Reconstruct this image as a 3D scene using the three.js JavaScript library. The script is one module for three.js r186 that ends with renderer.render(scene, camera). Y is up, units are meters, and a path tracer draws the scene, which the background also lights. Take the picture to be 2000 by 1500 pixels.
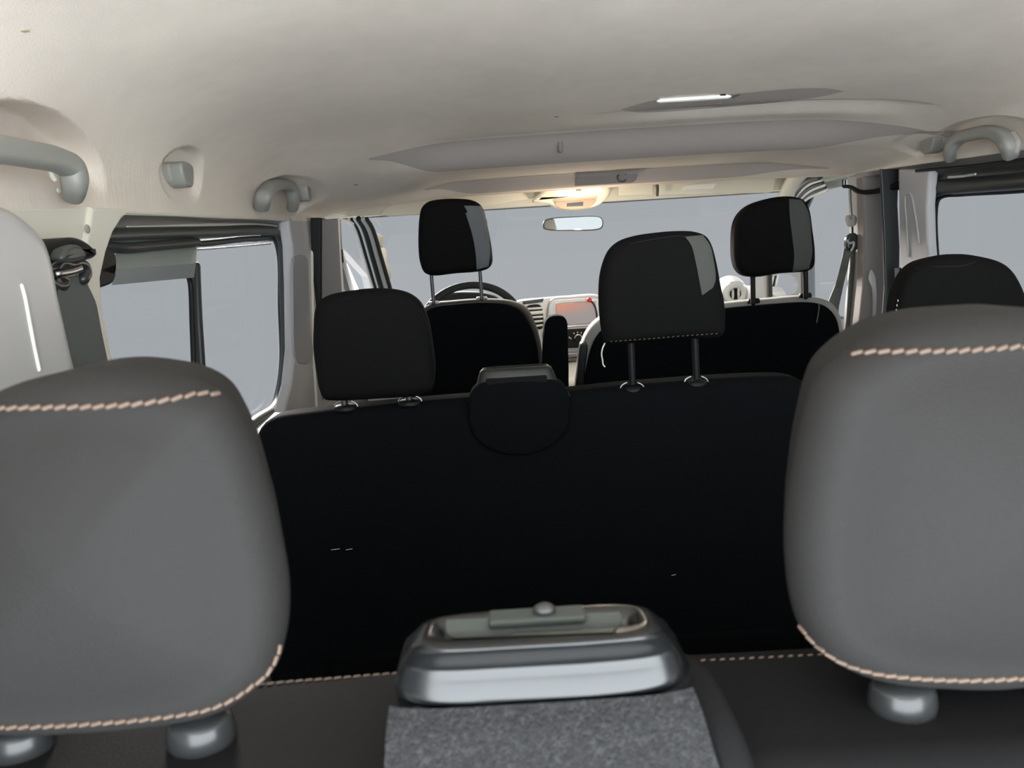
import * as THREE from 'three';
import { RoundedBoxGeometry } from 'three/addons/geometries/RoundedBoxGeometry.js';
import { mergeGeometries } from 'three/addons/utils/BufferGeometryUtils.js';

// ---------------------------------------------------------------- camera, sky, sun, exposure
const EYE = 1.1;                                   // camera height above the van floor
const scene = new THREE.Scene();
const camera = new THREE.PerspectiveCamera(53.13, 2000 / 1500, 0.02, 100);
camera.position.set(0, EYE, 0);
camera.rotation.order = 'YXZ';
camera.rotation.set(THREE.MathUtils.degToRad(-9.3), 0, THREE.MathUtils.degToRad(-3.55));
camera.focus = 1.5; camera.userData.fStop = 10;
camera.updateMatrixWorld(true);
const SKY = new THREE.Color().setRGB(0.93, 1.0, 1.05);
scene.background = SKY;                            // even overcast sky, the same all round
const sun = new THREE.DirectionalLight(0xfff8ee, 34.0);
sun.position.set(-1.2, EYE + 1.6, -6); sun.target.position.set(0.26, EYE - 0.2, -1.3);
sun.castShadow = true; sun.shadow.radius = 38; sun.shadow.mapSize.set(2048, 2048);
Object.assign(sun.shadow.camera, { left: -4, right: 4, top: 4, bottom: -4, near: 0.1, far: 20 });
scene.add(sun, sun.target);
const EXPOSURE = 9.6, TINT = [0.0408, 0.0405, 0.0411];

// ---------------------------------------------------------------- helpers
const V = (x, y, z) => new THREE.Vector3(x, y, z);
const D2R = Math.PI / 180;
const lerp = THREE.MathUtils.lerp, clamp = THREE.MathUtils.clamp, sstep = (a, b, x) => { const t = clamp((x - a) / (b - a), 0, 1); return t * t * (3 - 2 * t); };
function dir(px, py) { return V((px - 1000) / 1500, -(py - 750) / 1500, -1).applyQuaternion(camera.quaternion); }
// points of the van measured on planes across it (depth d in front of the lens), along it (side x) and level ones (height y)
function AT(px, py, d) { const v = dir(px, py); return v.multiplyScalar(d / -v.z).add(camera.position); }
function SIDE(px, py, x) { const v = dir(px, py); return v.multiplyScalar(x / v.x).add(camera.position); }
function LEVEL(px, py, y) { const v = dir(px, py); return v.multiplyScalar((y - EYE) / v.y).add(camera.position); }
let seed = 7; const rnd = () => { seed = (seed * 1664525 + 1013904223) >>> 0; return seed / 4294967296; };

const used = {};
function numbered(n) { if (used[n] === undefined) { used[n] = 0; return n; } used[n]++; return n + '_' + String(used[n]).padStart(3, '0'); }
function tag(o, label, category, group) { o.userData.label = label; o.userData.category = category; if (group) o.userData.group = group; return o; }
function thing(name, label, category, pos, group) {
  const o = new THREE.Group(); o.name = numbered(name); if (pos) o.position.copy(pos); scene.add(o); o.updateMatrixWorld(true);
  return tag(o, label, category, group);
}
function struct(name, label) { const o = new THREE.Group(); o.name = numbered(name); o.userData.kind = 'structure'; if (label) o.userData.label = label; scene.add(o); return o; }
// geometry is given in world coordinates; it is moved into the parent's own frame
function part(name, geo, mat, parent, label) {
  if (Array.isArray(geo)) geo = mergeGeometries(geo.map((g) => { g = g.index ? g.toNonIndexed() : g; for (const k of Object.keys(g.attributes)) if (!['position', 'normal', 'uv'].includes(k)) g.deleteAttribute(k); return g; }));
  const m = new THREE.Mesh(geo, mat); m.name = name; m.castShadow = m.receiveShadow = true;
  if (label) m.userData.label = label;
  if (parent) { let o = V(0, 0, 0); for (let p = parent; p && p !== scene; p = p.parent) o.add(p.position); geo.translate(-o.x, -o.y, -o.z); parent.add(m); } else scene.add(m);
  m.updateMatrixWorld(true);
  return m;
}
function solid(name, geo, mat, label, category, group) { const m = part(name, geo, mat, null); m.name = numbered(name); return tag(m, label, category, group); }

function grid(fn, nu, nv) {
  const p = [], uv = [], ix = [];
  for (let j = 0; j <= nv; j++) for (let i = 0; i <= nu; i++) { const q = fn(i / nu, j / nv); p.push(q.x, q.y, q.z); uv.push(q.u ?? i / nu, q.v ?? j / nv); }
  for (let j = 0; j < nv; j++) for (let i = 0; i < nu; i++) { const a = j * (nu + 1) + i; ix.push(a, a + 1, a + nu + 1, a + 1, a + nu + 2, a + nu + 1); }
  const g = new THREE.BufferGeometry(); g.setAttribute('position', new THREE.Float32BufferAttribute(p, 3)); g.setAttribute('uv', new THREE.Float32BufferAttribute(uv, 2)); g.setIndex(ix); g.computeVertexNormals();
  return g;
}
function smooth2(pts, n, closed = true, tension = 0.5) {
  const c = new THREE.CatmullRomCurve3(pts.map((p) => V(p[0], p[1], 0)), closed, 'centripetal', tension);
  const out = c.getSpacedPoints(n); if (closed) out.pop(); return out.map((p) => [p.x, p.y]);
}
// closed ring lists -> skin. rings: arrays of equally many Vector3; ends closed by fans
function skin(rings, capA = true, capB = true) {
  const n = rings[0].length, p = [], uv = [], ix = [];
  for (const r of rings) for (const q of r) { p.push(q.x, q.y, q.z); uv.push(q.x + q.z * 0.7, q.y + q.z * 0.7); }
  for (let k = 0; k < rings.length - 1; k++) for (let i = 0; i < n; i++) { const j = (i + 1) % n, a = k * n + i, b = k * n + j, c = a + n, d = b + n; ix.push(a, b, c, b, d, c); }
  const fan = (k, flip) => { const c = V(0, 0, 0); rings[k].forEach((q) => c.add(q)); c.multiplyScalar(1 / n); const m = p.length / 3; p.push(c.x, c.y, c.z); uv.push(c.x + c.z * 0.7, c.y + c.z * 0.7); for (let i = 0; i < n; i++) { const a = k * n + i, b = k * n + (i + 1) % n; flip ? ix.push(m, b, a) : ix.push(m, a, b); } };
  if (capA) fan(0, true); if (capB) fan(rings.length - 1, false);
  const g = new THREE.BufferGeometry(); g.setAttribute('position', new THREE.Float32BufferAttribute(p, 3)); g.setAttribute('uv', new THREE.Float32BufferAttribute(uv, 2)); g.setIndex(ix); g.computeVertexNormals();
  return g;
}
// upholstered pad: outline in world (x, y) on the plane z = z0, rounded over radius rb towards the back (+z) and rf towards the front
function pad(outline, z0, o = {}) {
  const { back = 0.03, front = 0.06, rb = 0.02, rf = 0.04, crownB = 0, crownF = 0.01, n = 96, tilt = 0, y0 = null, taper = 0, lift = 0 } = o;
  let q = smooth2(outline, n);
  let area = 0; q.forEach((a, i) => { const b = q[(i + 1) % n]; area += a[0] * b[1] - b[0] * a[1]; }); if (area < 0) q = q.reverse();
  const cx = q.reduce((s, a) => s + a[0], 0) / n, ys = q.map((a) => a[1]), cy = (Math.min(...ys) + Math.max(...ys)) / 2;
  let nor = q.map((a, i) => { const p = q[(i + n - 1) % n], r = q[(i + 1) % n]; const dx = r[0] - p[0], dy = r[1] - p[1], l = Math.hypot(dx, dy); return [dy / l, -dx / l]; });
  for (let k = 0; k < 3; k++) nor = nor.map((a, i) => { const p = nor[(i + n - 1) % n], r = nor[(i + 1) % n]; const x = p[0] + 2 * a[0] + r[0], y = p[1] + 2 * a[1] + r[1], l = Math.hypot(x, y); return [x / l, y / l]; });
  const rings = [], Y0 = y0 ?? cy;
  const ring = (inset, z, s = 1) => rings.push(q.map((a, i) => {
    let x = a[0] - nor[i][0] * inset, y = a[1] - nor[i][1] * inset;
    x = cx + (x - cx) * s; y = cy + (y - cy) * s;
    const f = clamp(-(z) / front, 0, 1); x = cx + (x - cx) * (1 - taper * f); y = y + lift * f;
    return V(x, y, z0 + z + tilt * (y - Y0));
  }));
  for (const s of [0.02, 0.25, 0.5, 0.75, 0.9]) ring(rf, -front - crownF * (1 - s * s), s);
  for (let k = 0; k <= 8; k++) { const a = k / 8 * Math.PI / 2; ring(rf * (1 - Math.sin(a)), -front + rf * (1 - Math.cos(a))); }
  for (let k = 0; k <= 8; k++) { const a = k / 8 * Math.PI / 2; ring(rb * (1 - Math.cos(a)), back - rb * (1 - Math.sin(a))); }
  for (const s of [0.9, 0.75, 0.5, 0.25, 0.02]) ring(rb, back + crownB * (1 - s * s), s);
  return skin(rings);
}
// stack of rounded-rectangle rings from bottom to top: [y, x0, x1, zNear, zFar, n]
function tower(levels, m = 48) {
  return skin(levels.map(([y, x0, x1, z0, z1, n = 4]) => Array.from({ length: m }, (_, i) => {
    const a = -i / m * 2 * Math.PI, c = Math.cos(a), s = Math.sin(a), e = 2 / n;
    return V((x0 + x1) / 2 + (x1 - x0) / 2 * Math.sign(c) * Math.abs(c) ** e, y, (z0 + z1) / 2 + (z0 - z1) / 2 * Math.sign(s) * Math.abs(s) ** e);
  })));
}
function tube(pts, r, o = {}) {
  const c = new THREE.CatmullRomCurve3(pts, !!o.closed, 'centripetal', 0.5);
  const g = [new THREE.TubeGeometry(c, o.n ?? Math.max(12, pts.length * 8), r, o.m ?? 10, !!o.closed)];
  if (!o.closed && o.caps !== false) for (const p of [pts[0], pts[pts.length - 1]]) g.push(new THREE.SphereGeometry(r, 10, 8).translate(p.x, p.y, p.z));
  return g.length > 1 ? mergeGeometries(g) : g[0];
}
// tube of changing elliptical section: stations [point, halfWidth, halfHeight]
function limb(st, side, o = {}) {
  const c = new THREE.CatmullRomCurve3(st.map((s) => s[0]), false, 'centripetal'), N = o.n ?? 48, m = o.m ?? 20, rings = [];
  for (let k = 0; k <= N; k++) {
    const t = k / N, p = c.getPoint(t), T = c.getTangent(t), f = t * (st.length - 1), i = Math.min(st.length - 2, Math.floor(f)), u = f - i, uu = u * u * (3 - 2 * u);
    let w = lerp(st[i][1], st[i + 1][1], uu), h = lerp(st[i][2], st[i + 1][2], uu);
    const end = Math.min(k, N - k); if (end < 3) { const s = [0.35, 0.75, 0.94][end]; w *= s; h *= s; }
    const B = side.clone().sub(T.clone().multiplyScalar(side.dot(T))).normalize(), Nn = T.clone().cross(B).normalize();
    rings.push(Array.from({ length: m }, (_, j) => { const a = j / m * 2 * Math.PI, cc = Math.cos(a), ss = Math.sin(a), e = 2 / (o.e ?? 2.6); return p.clone().add(B.clone().multiplyScalar(w * Math.sign(cc) * Math.abs(cc) ** e)).add(Nn.clone().multiplyScalar(h * Math.sign(ss) * Math.abs(ss) ** e)); }));
  }
  return skin(rings);
}
// plate on the side plane x: outline of world points (only z and y count), thickness t inwards (sign gives the way)
function sidePlate(pts, x, t, o = {}) {
  const sh = new THREE.Shape((o.smooth ? smooth2(pts.map((p) => [-p.z, p.y]), o.smooth) : pts.map((p) => [-p.z, p.y])).map((a) => new THREE.Vector2(a[0], a[1])));
  for (const h of o.holes ?? []) sh.holes.push(new THREE.Path(h.map((p) => new THREE.Vector2(-p.z, p.y))));
  const b = o.bevel ?? 0.003, T = Math.abs(t);
  const g = new THREE.ExtrudeGeometry(sh, { depth: Math.max(0.0005, T - 2 * b), bevelEnabled: b > 0, bevelSize: b, bevelOffset: -b, bevelThickness: b, bevelSegments: 3, curveSegments: 8 });
  g.translate(0, 0, b);
  if (t > 0) g.applyMatrix4(new THREE.Matrix4().set(0, 0, 1, x, 0, 1, 0, 0, -1, 0, 0, 0, 0, 0, 0, 1));
  else { g.applyMatrix4(new THREE.Matrix4().set(0, 0, -1, x, 0, 1, 0, 0, -1, 0, 0, 0, 0, 0, 0, 1)); flip(g); }
  return g;
}
function flip(g) { const p = g.attributes.position, n = g.attributes.normal, u = g.attributes.uv; for (let i = 0; i < p.count; i += 3) for (const a of [p, n, u]) { for (let c = 0; c < a.itemSize; c++) { const k = a.array[(i + 1) * a.itemSize + c]; a.array[(i + 1) * a.itemSize + c] = a.array[(i + 2) * a.itemSize + c]; a.array[(i + 2) * a.itemSize + c] = k; } } g.computeVertexNormals(); return g; }
// plate facing the back of the van (plane z), thickness t forwards
function plate(outline, z, t, o = {}) {
  const pts = o.smooth ? smooth2(outline, o.smooth) : outline, sh = new THREE.Shape(pts.map((a) => new THREE.Vector2(a[0], a[1])));
  for (const h of o.holes ?? []) sh.holes.push(new THREE.Path(h.map((a) => new THREE.Vector2(a[0], a[1]))));
  const b = o.bevel ?? 0.003;
  const g = new THREE.ExtrudeGeometry(sh, { depth: Math.max(0.0005, t - 2 * b), bevelEnabled: b > 0, bevelSize: b, bevelOffset: -b, bevelThickness: b, bevelSegments: 3, curveSegments: 8 });
  return g.translate(0, 0, z - t + b);
}
// the same kind of pad lying on a side wall: outline of world points, bulging into the van (way = +1 on the left wall, -1 on the right)
function sidePad(pts, x, way, o) {
  const g = pad(pts.map((p) => [-p.z, p.y]), 0, o);
  g.applyMatrix4(new THREE.Matrix4().set(0, 0, way, x, 0, 1, 0, 0, -1, 0, 0, 0, 0, 0, 0, 1));
  if (way < 0) { const a = g.index.array; for (let i = 0; i < a.length; i += 3) { const k = a[i + 1]; a[i + 1] = a[i + 2]; a[i + 2] = k; } g.computeVertexNormals(); }
  return g;
}
// a single sheet of glass on the side plane x
function sideSheet(pts, x) { const g = new THREE.ShapeGeometry(new THREE.Shape(pts.map((p) => new THREE.Vector2(-p.z, p.y)))); return g.applyMatrix4(new THREE.Matrix4().set(0, 0, 1, x, 0, 1, 0, 0, -1, 0, 0, 0, 0, 0, 0, 1)); }
const box = (x0, x1, y0, y1, z0, z1, r = 0.004) => new RoundedBoxGeometry(x1 - x0, y1 - y0, z1 - z0, 3, Math.min(r, (x1 - x0) / 2.1, (y1 - y0) / 2.1, (z1 - z0) / 2.1)).translate((x0 + x1) / 2, (y0 + y1) / 2, (z0 + z1) / 2);
const xy = (pts, d) => pts.map(([x, y]) => { const p = AT(x, y, d); return [p.x, p.y]; });
// a flat strip (webbing, fold) through stations [point, halfwidth vector], with thickness
function strip(st, th = 0.0012, n = 24) {
  const c = new THREE.CatmullRomCurve3(st.map((s) => s[0]), false, 'centripetal'), rings = [];
  for (let k = 0; k <= n; k++) {
    const t = k / n, p = c.getPoint(t), T = c.getTangent(t), f = t * (st.length - 1), i = Math.min(st.length - 2, Math.floor(f)), h = st[i][1].clone().lerp(st[i + 1][1], f - i), N = T.clone().cross(h).normalize().multiplyScalar(th);
    const cs = [[-1, 1], [-0.5, 1.15], [0, 1.2], [0.5, 1.15], [1, 1], [1, -1], [0.5, -0.85], [0, -0.8], [-0.5, -0.85], [-1, -1]];
    rings.push(cs.slice().reverse().map(([a, b]) => p.clone().add(h.clone().multiplyScalar(a)).add(N.clone().multiplyScalar(b))));
  }
  return skin(rings);
}
const caster = new THREE.Raycaster();
function hit(px, py, mesh) { caster.set(camera.position, dir(px, py).normalize()); const h = caster.intersectObject(mesh, false)[0]; return h ? { p: h.point, n: h.face.normal.clone() } : null; }
// a thin panel laid onto a mesh, between two border lines
function patch(mesh, L, R, off = 0.0012, ns = 8, nt = 24) {
  const cl = new THREE.CatmullRomCurve3(L.map((p) => V(p[0], p[1], 0))), cr = new THREE.CatmullRomCurve3(R.map((p) => V(p[0], p[1], 0)));
  let last = null;
  return grid((u, v) => {
    const a = cl.getPoint(v), b = cr.getPoint(v); let h = null;
    for (let k = 0; k < 12 && !h; k++) { const w = u * (1 - k * 0.03); h = hit(lerp(a.x, b.x, w), lerp(a.y, b.y, w), mesh); }
    const q = h ? h.p.clone().addScaledVector(h.n, off) : last.clone(); last = q; q.u = q.x; q.v = q.y; return q;
  }, ns, nt);
}
const stitchGeo = new THREE.CapsuleGeometry(0.00125, 0.0042, 3, 6);
function seam(mesh, pts, mat, parent, o = {}) {
  const c = new THREE.CatmullRomCurve3(pts.map((p) => V(p[0], p[1], 0)), false, 'centripetal'), pos = [], nor = [];
  for (let k = 0; k <= 600; k++) { const a = c.getPoint(k / 600), h = hit(a.x, a.y, mesh); if (h) { pos.push(h.p); nor.push(h.n); } }
  const off = parent.getWorldPosition(V(0, 0, 0)), step = o.step ?? 0.0066; let acc = 0;
  for (let k = 1; k < pos.length; k++) {
    const dl = pos[k].distanceTo(pos[k - 1]); if (dl > step) { acc = 0; continue; } acc += dl;
    if (acc >= step) {
      acc = 0; const T = pos[k].clone().sub(pos[Math.max(0, k - 4)]).normalize(), N = nor[k], B = N.clone().cross(T), d = T.clone().addScaledVector(B, o.slant ?? 0.28).normalize();
      const m = new THREE.Mesh(stitchGeo, mat); m.name = 'stitch'; m.castShadow = m.receiveShadow = true; m.scale.setScalar(o.scale ?? 1);
      m.quaternion.setFromUnitVectors(V(0, 1, 0), d); m.position.copy(pos[k]).addScaledVector(N, 0.0004).sub(off); parent.add(m);
    }
  }
}

// ---------------------------------------------------------------- textures and materials
function noiseTex(n, fn, color, size) {
  const data = new Uint8Array(n * n * 4);
  for (let y = 0; y < n; y++) for (let x = 0; x < n; x++) { const c = fn(x / n, y / n, x, y), i = (y * n + x) * 4; for (let k = 0; k < 3; k++) data[i + k] = clamp(Math.round((Array.isArray(c) ? c[k] : c) * 255), 0, 255); data[i + 3] = 255; }
  const t = new THREE.DataTexture(data, n, n, THREE.RGBAFormat); t.wrapS = t.wrapT = THREE.RepeatWrapping; t.magFilter = THREE.LinearFilter; t.minFilter = THREE.LinearMipmapLinearFilter; t.generateMipmaps = true;
  if (color) t.colorSpace = THREE.SRGBColorSpace; t.repeat.set(1 / size, 1 / size); t.needsUpdate = true; return t;
}
function lattice(k) { const g = Array.from({ length: k * k }, () => rnd()); const at = (x, y) => g[((y % k) + k) % k * k + ((x % k) + k) % k]; return (u, v) => { const x = u * k, y = v * k, i = Math.floor(x), j = Math.floor(y), a = x - i, b = y - j, s = a * a * (3 - 2 * a), t = b * b * (3 - 2 * b); return lerp(lerp(at(i, j), at(i + 1, j), s), lerp(at(i, j + 1), at(i + 1, j + 1), s), t); }; }
const L8 = lattice(8), L16 = lattice(16), L32 = lattice(32), L64 = lattice(64), L128 = lattice(128);
const feltBump = noiseTex(256, (u, v) => 0.3 * L32(u, v) + 0.4 * L64(u, v) + 0.3 * L128(u, v), false, 0.06);
const grainBump = noiseTex(256, (u, v) => { const a = L64(u, v), b = L32(u + 0.3, v); return Math.abs(a - 0.5) * 1.4 + 0.3 * b; }, false, 0.035);
const weaveBump = noiseTex(128, (u, v, x, y) => 0.5 + 0.3 * Math.sin(u * 64 * Math.PI) * Math.sin(v * 64 * Math.PI) + 0.2 * rnd(), false, 0.03);
const carpetMap = noiseTex(256, (u, v) => { const s = 0.30 * L128(u, v) + 0.35 * L64(u, v) + 0.35 * L32(u, v); const k = 0.085 + 0.105 * s + (s > 0.62 ? 0.03 : 0); return [k, k, k * 1.05]; }, true, 0.09);
const carpetBump = noiseTex(256, (u, v) => 0.5 * L128(u, v) + 0.5 * L64(u, v), false, 0.09);
const webBump = noiseTex(64, (u, v) => 0.5 + 0.5 * Math.sin(u * 2 * Math.PI * 8 + (Math.floor(v * 16) % 2) * 1.6), false, 0.02);
// headliner felt: faint mottling, a few stains and scuffs with shapes of their own
const STAINS = [];
const linerMap = noiseTex(512, (u, v) => { const m = 0.5 * L8(u, v) + 0.3 * L16(u, v) + 0.2 * L64(u, v); const k = 0.90 + 0.10 * (m - 0.5); return [k, k * 0.985 + 0.01 * (L8(v, u) - 0.5), k * 0.955]; }, true, 1.6);
const phys = (o) => new THREE.MeshPhysicalMaterial({ side: THREE.DoubleSide, roughness: 0.8, ...o });
const std = (o) => new THREE.MeshStandardMaterial({ side: THREE.DoubleSide, roughness: 0.8, ...o });
const rgb = (r, g, b) => new THREE.Color().setRGB(r, g, b);
const M = {
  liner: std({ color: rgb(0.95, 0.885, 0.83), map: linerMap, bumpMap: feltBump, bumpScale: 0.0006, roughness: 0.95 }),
  shadedFelt: std({ color: rgb(0.47, 0.42, 0.385), bumpMap: feltBump, bumpScale: 0.0006, roughness: 0.95 }),  // liner felt with shade put into its colour
  linerPlastic: std({ color: rgb(0.33, 0.315, 0.29), roughness: 0.5 }),
  handle: std({ color: rgb(0.27, 0.27, 0.245), roughness: 0.42 }),
  cream: std({ color: rgb(0.72, 0.69, 0.59), roughness: 0.7 }),
  paint: std({ color: rgb(0.68, 0.68, 0.68), roughness: 0.35 }),
  whitePanel: new THREE.MeshPhysicalMaterial({ side: THREE.DoubleSide, color: rgb(0.45, 0.445, 0.435), roughness: 0.4, clearcoat: 0.4, clearcoatRoughness: 0.25 }),
  pillar: std({ color: rgb(0.52, 0.51, 0.52), roughness: 0.55 }),
  pillarInset: std({ color: rgb(0.36, 0.36, 0.37), roughness: 0.6 }),
  brown: std({ color: rgb(0.21, 0.19, 0.18), roughness: 0.8 }),
  rubber: std({ color: rgb(0.022, 0.025, 0.026), roughness: 0.42 }),
  seal: std({ color: rgb(0.05, 0.056, 0.052), roughness: 0.4 }),
  black: phys({ color: rgb(0.006, 0.0065, 0.007), roughness: 0.5, specularIntensity: 0.5 }),
  gloss: std({ color: rgb(0.03, 0.031, 0.032), roughness: 0.25 }),
  head: phys({ specularIntensity: 0.32, color: rgb(0.022, 0.0208, 0.0201), bumpMap: grainBump, bumpScale: 0.0003, roughness: 0.62 }),
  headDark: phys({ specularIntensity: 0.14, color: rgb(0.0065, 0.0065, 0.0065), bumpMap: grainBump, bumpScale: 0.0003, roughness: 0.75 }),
  bench: phys({ specularIntensity: 0.12, color: rgb(0.014, 0.014, 0.0145), bumpMap: grainBump, bumpScale: 0.0003, roughness: 0.7 }),
  seatBack: new THREE.MeshPhysicalMaterial({ side: THREE.DoubleSide, color: rgb(0.004, 0.005, 0.006), bumpMap: feltBump, bumpScale: 0.0005, roughness: 0.9, specularIntensity: 0.1 }),
  seatTop: std({ color: rgb(0.04, 0.042, 0.04), bumpMap: weaveBump, bumpScale: 0.0003, roughness: 0.75 }),
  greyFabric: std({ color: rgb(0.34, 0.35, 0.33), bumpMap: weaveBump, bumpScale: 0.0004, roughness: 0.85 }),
  ghostStrip: std({ color: rgb(0.075, 0.079, 0.073), bumpMap: weaveBump, bumpScale: 0.0004, roughness: 0.85 }),  // pale tone painted for the ghost of lit areas
  ghostMesh: std({ color: rgb(0.16, 0.17, 0.18), bumpMap: weaveBump, bumpScale: 0.0008, roughness: 0.8 }),  // same light ghosting, painted in a greyer tone
  carpet: std({ color: rgb(1, 1, 1), map: carpetMap, bumpMap: carpetBump, bumpScale: 0.002, roughness: 0.95 }),
  housing: phys({ ior: 1.62, color: rgb(0.008, 0.0085, 0.009), roughness: 0.24 }),
  pocket: std({ color: rgb(0.06, 0.07, 0.065), roughness: 0.45 }),
  housingDark: std({ color: rgb(0.014, 0.015, 0.0145), roughness: 0.5 }),
  thread: std({ color: rgb(0.145, 0.10, 0.073), roughness: 0.7 }),
  threadPale: std({ color: rgb(0.75, 0.70, 0.60), roughness: 0.7 }),
  metal: std({ color: rgb(0.6, 0.6, 0.6), metalness: 1, roughness: 0.3 }),
  darkMetal: std({ color: rgb(0.10, 0.10, 0.105), metalness: 0.7, roughness: 0.35 }),
  webbing: std({ color: rgb(0.10, 0.112, 0.105), bumpMap: webBump, bumpScale: 0.0003, roughness: 0.6 }),
  dash: std({ color: rgb(0.86, 0.88, 0.88), roughness: 0.55 }),
  dashDark: phys({ specularIntensity: 0.4, color: rgb(0.022, 0.028, 0.03), roughness: 0.6 }),
  silver: std({ color: rgb(0.55, 0.57, 0.58), roughness: 0.35, metalness: 0.3 }),
  red: std({ color: rgb(0.75, 0.03, 0.03), roughness: 0.4 }),
  floor: std({ color: rgb(0.05, 0.05, 0.05), roughness: 0.9 }),
  body: std({ color: rgb(0.35, 0.35, 0.35), roughness: 0.6 }),
  mirror: std({ color: rgb(0.085, 0.088, 0.088), metalness: 1, roughness: 0.03 }),
  lampGlow: std({ color: rgb(0.8, 0.75, 0.65), emissive: rgb(1, 0.82, 0.55), emissiveIntensity: 0.23, roughness: 0.4 }),
  lens: std({ color: rgb(0.9, 0.9, 0.88), roughness: 0.2 }),
  paper: std({ color: rgb(0.85, 0.84, 0.8), roughness: 0.7 }),
  glass: new THREE.MeshPhysicalMaterial({ color: rgb(...TINT), transmission: 1, thickness: 0, roughness: 0, ior: 1.5, specularIntensity: 0.12, side: THREE.DoubleSide }),
};

// ---------------------------------------------------------------- the shell of the van
const XL = -0.56, XR = 1.08, CX = (XL + XR) / 2, HALF = (XR - XL) / 2;     // inner faces of the side trim
const rectHole = (d0, d1, y0, y1) => [V(0, y0, -d0), V(0, y0, -d1), V(0, y1, -d1), V(0, y1, -d0)];
const sideOutline = (a, b) => [V(0, 0, 0.5), V(0, 0, -3.9), V(0, EYE - 0.36, -3.9), V(0, EYE - 0.30, -a), V(0, EYE + 0.22, -b), V(0, EYE + 0.48, -b), V(0, EYE + 0.48, 0.5)];
const doorL = [V(0, EYE - 0.22, -2.54), V(0, EYE - 0.22, -3.30), V(0, EYE + 0.215, -2.895), V(0, EYE + 0.215, -2.54)];
const doorR = [V(0, EYE - 0.28, -2.54), V(0, EYE - 0.28, -3.56), V(0, EYE + 0.215, -2.94), V(0, EYE + 0.215, -2.54)];
{
  const f = struct('floor'); part('floor_panel', box(-0.72, 1.24, -0.06, 0, -3.9, 0.5), M.floor, f);
  const r = struct('roof'); part('roof_panel', box(-0.72, 1.24, EYE + 0.47, EYE + 0.5, -2.95, 0.5), M.body, r);
  const e = EYE;
  const wl = struct('wall_left');
  part('side_panel', sidePlate(sideOutline(3.42, 2.93), -0.66, 0.03, { bevel: 0, holes: [rectHole(-0.3, 0.78, e - 0.38, e + 0.12), rectHole(0.96, 2.44, e - 0.37, e + 0.13), doorL] }), M.body, wl);
  part('quarter_pane', sideSheet(rectHole(-0.32, 0.8, e - 0.4, e + 0.14), -0.645), M.glass, wl);
  const wr = struct('wall_right');
  part('side_panel', sidePlate(sideOutline(3.62, 2.97), 1.2, -0.055, { bevel: 0, holes: [rectHole(-0.3, 0.78, e - 0.38, e + 0.12), rectHole(0.9, 2.44, e - 0.37, e + 0.13), doorR] }), M.body, wr);
  part('quarter_pane', sideSheet(rectHole(-0.32, 0.8, e - 0.4, e + 0.14), 1.17), M.glass, wr);
  const wb = struct('wall_back');                     // the tailgate is open behind the camera; its frame stands, with a lid added above
  part('added_tailgate_lid', box(-0.62, 1.14, -0.02, 0.03, 0, 1.25, 0.01).rotateX(-0.04).translate(0, e + 0.42, 0.5), M.body, wb);  // unseen lid, added to block light from above
  part('tailgate_frame', [box(-0.72, 1.24, e + 0.38, e + 0.5, 0.44, 0.5), box(-0.72, -0.56, 0, e + 0.39, 0.44, 0.5), box(1.08, 1.24, 0, e + 0.39, 0.44, 0.5)], M.body, wb);
  const wf = struct('wall_front');
  part('bulkhead', [box(-0.72, 1.24, 0, e - 0.34, -3.9, -3.84)], M.body, wf);
}

// ---------------------------------------------------------------- headliner
const ceilEdgeL = (d) => EYE + 0.088 + 0.05 * clamp((d - 0.9) / 1.3, -1, 1.1);
const ceilEdgeR = (d) => EYE + 0.158 + 0.028 * clamp((d - 1.7) / 0.6, -2, 1.2);
// hollows pressed into the liner where handles and hooks sit: [centre, radii (x, y, z), depth]
const hollows = [];
const END = 2.44;
function linerPoint(u, v) {                           // u across from left edge to right edge, v from the back to the front edge
  const d = lerp(-0.44, END, v), th = u * Math.PI, c = Math.cos(th), s = Math.sin(th), n = 3.4;
  const cx = -Math.sign(c) * Math.abs(c) ** (2 / n), cy = Math.abs(s) ** (2 / n), x = CX + HALF * cx;
  const yb = lerp(ceilEdgeL(d), ceilEdgeR(d), (cx + 1) / 2), top = EYE + Math.min(0.39, 0.318 + 0.055 * (1.35 - d));
  // the front part steps down twice across the middle; towards the sides it only slopes
  const ends = sstep(-0.36, -0.10, x) * (1 - sstep(0.74, 1.05, x));
  const skew = (x - 0.17) * -0.02;
  const yMid = lerp(lerp(top, EYE + 0.233, sstep(1.885 + skew, 2.05 + skew, d)), EYE + 0.200, sstep(2.30 + skew, 2.40 + skew, d));
  const ySide = lerp(top, EYE + 0.193, sstep(1.7, END, d));
  let yt = lerp(ySide, yMid, ends);
  // long shallow dish behind the light strip
  const dx = (x - 0.60) / 0.29; yt += 0.026 * Math.exp(-((dx * dx) ** 3)) * sstep(1.722, 1.742, d - skew) * (1 - sstep(1.755, 1.85, d - skew));
  const p = V(x, yb + (yt - yb) * cy, -d);
  for (const [q, rr, dep] of hollows) { const k = ((p.x - q.x) / rr.x) ** 2 + ((p.y - q.y) / rr.y) ** 2 + ((p.z - q.z) / rr.z) ** 2; if (k < 1) { const a = sstep(0, 0.22, 1 - k) * dep * sstep(0.05, 0.4, cy); p.x += Math.sign(p.x - CX) * a; p.y += a * 0.25; } }
  p.u = p.x; p.v = -p.z; return p;
}
const bare = new THREE.Mesh(grid(linerPoint, 120, 200), M.liner); bare.updateMatrixWorld(true);
const on = (x, y) => hit(x, y, bare).p;                // places on the plain liner, where the fittings go
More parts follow.
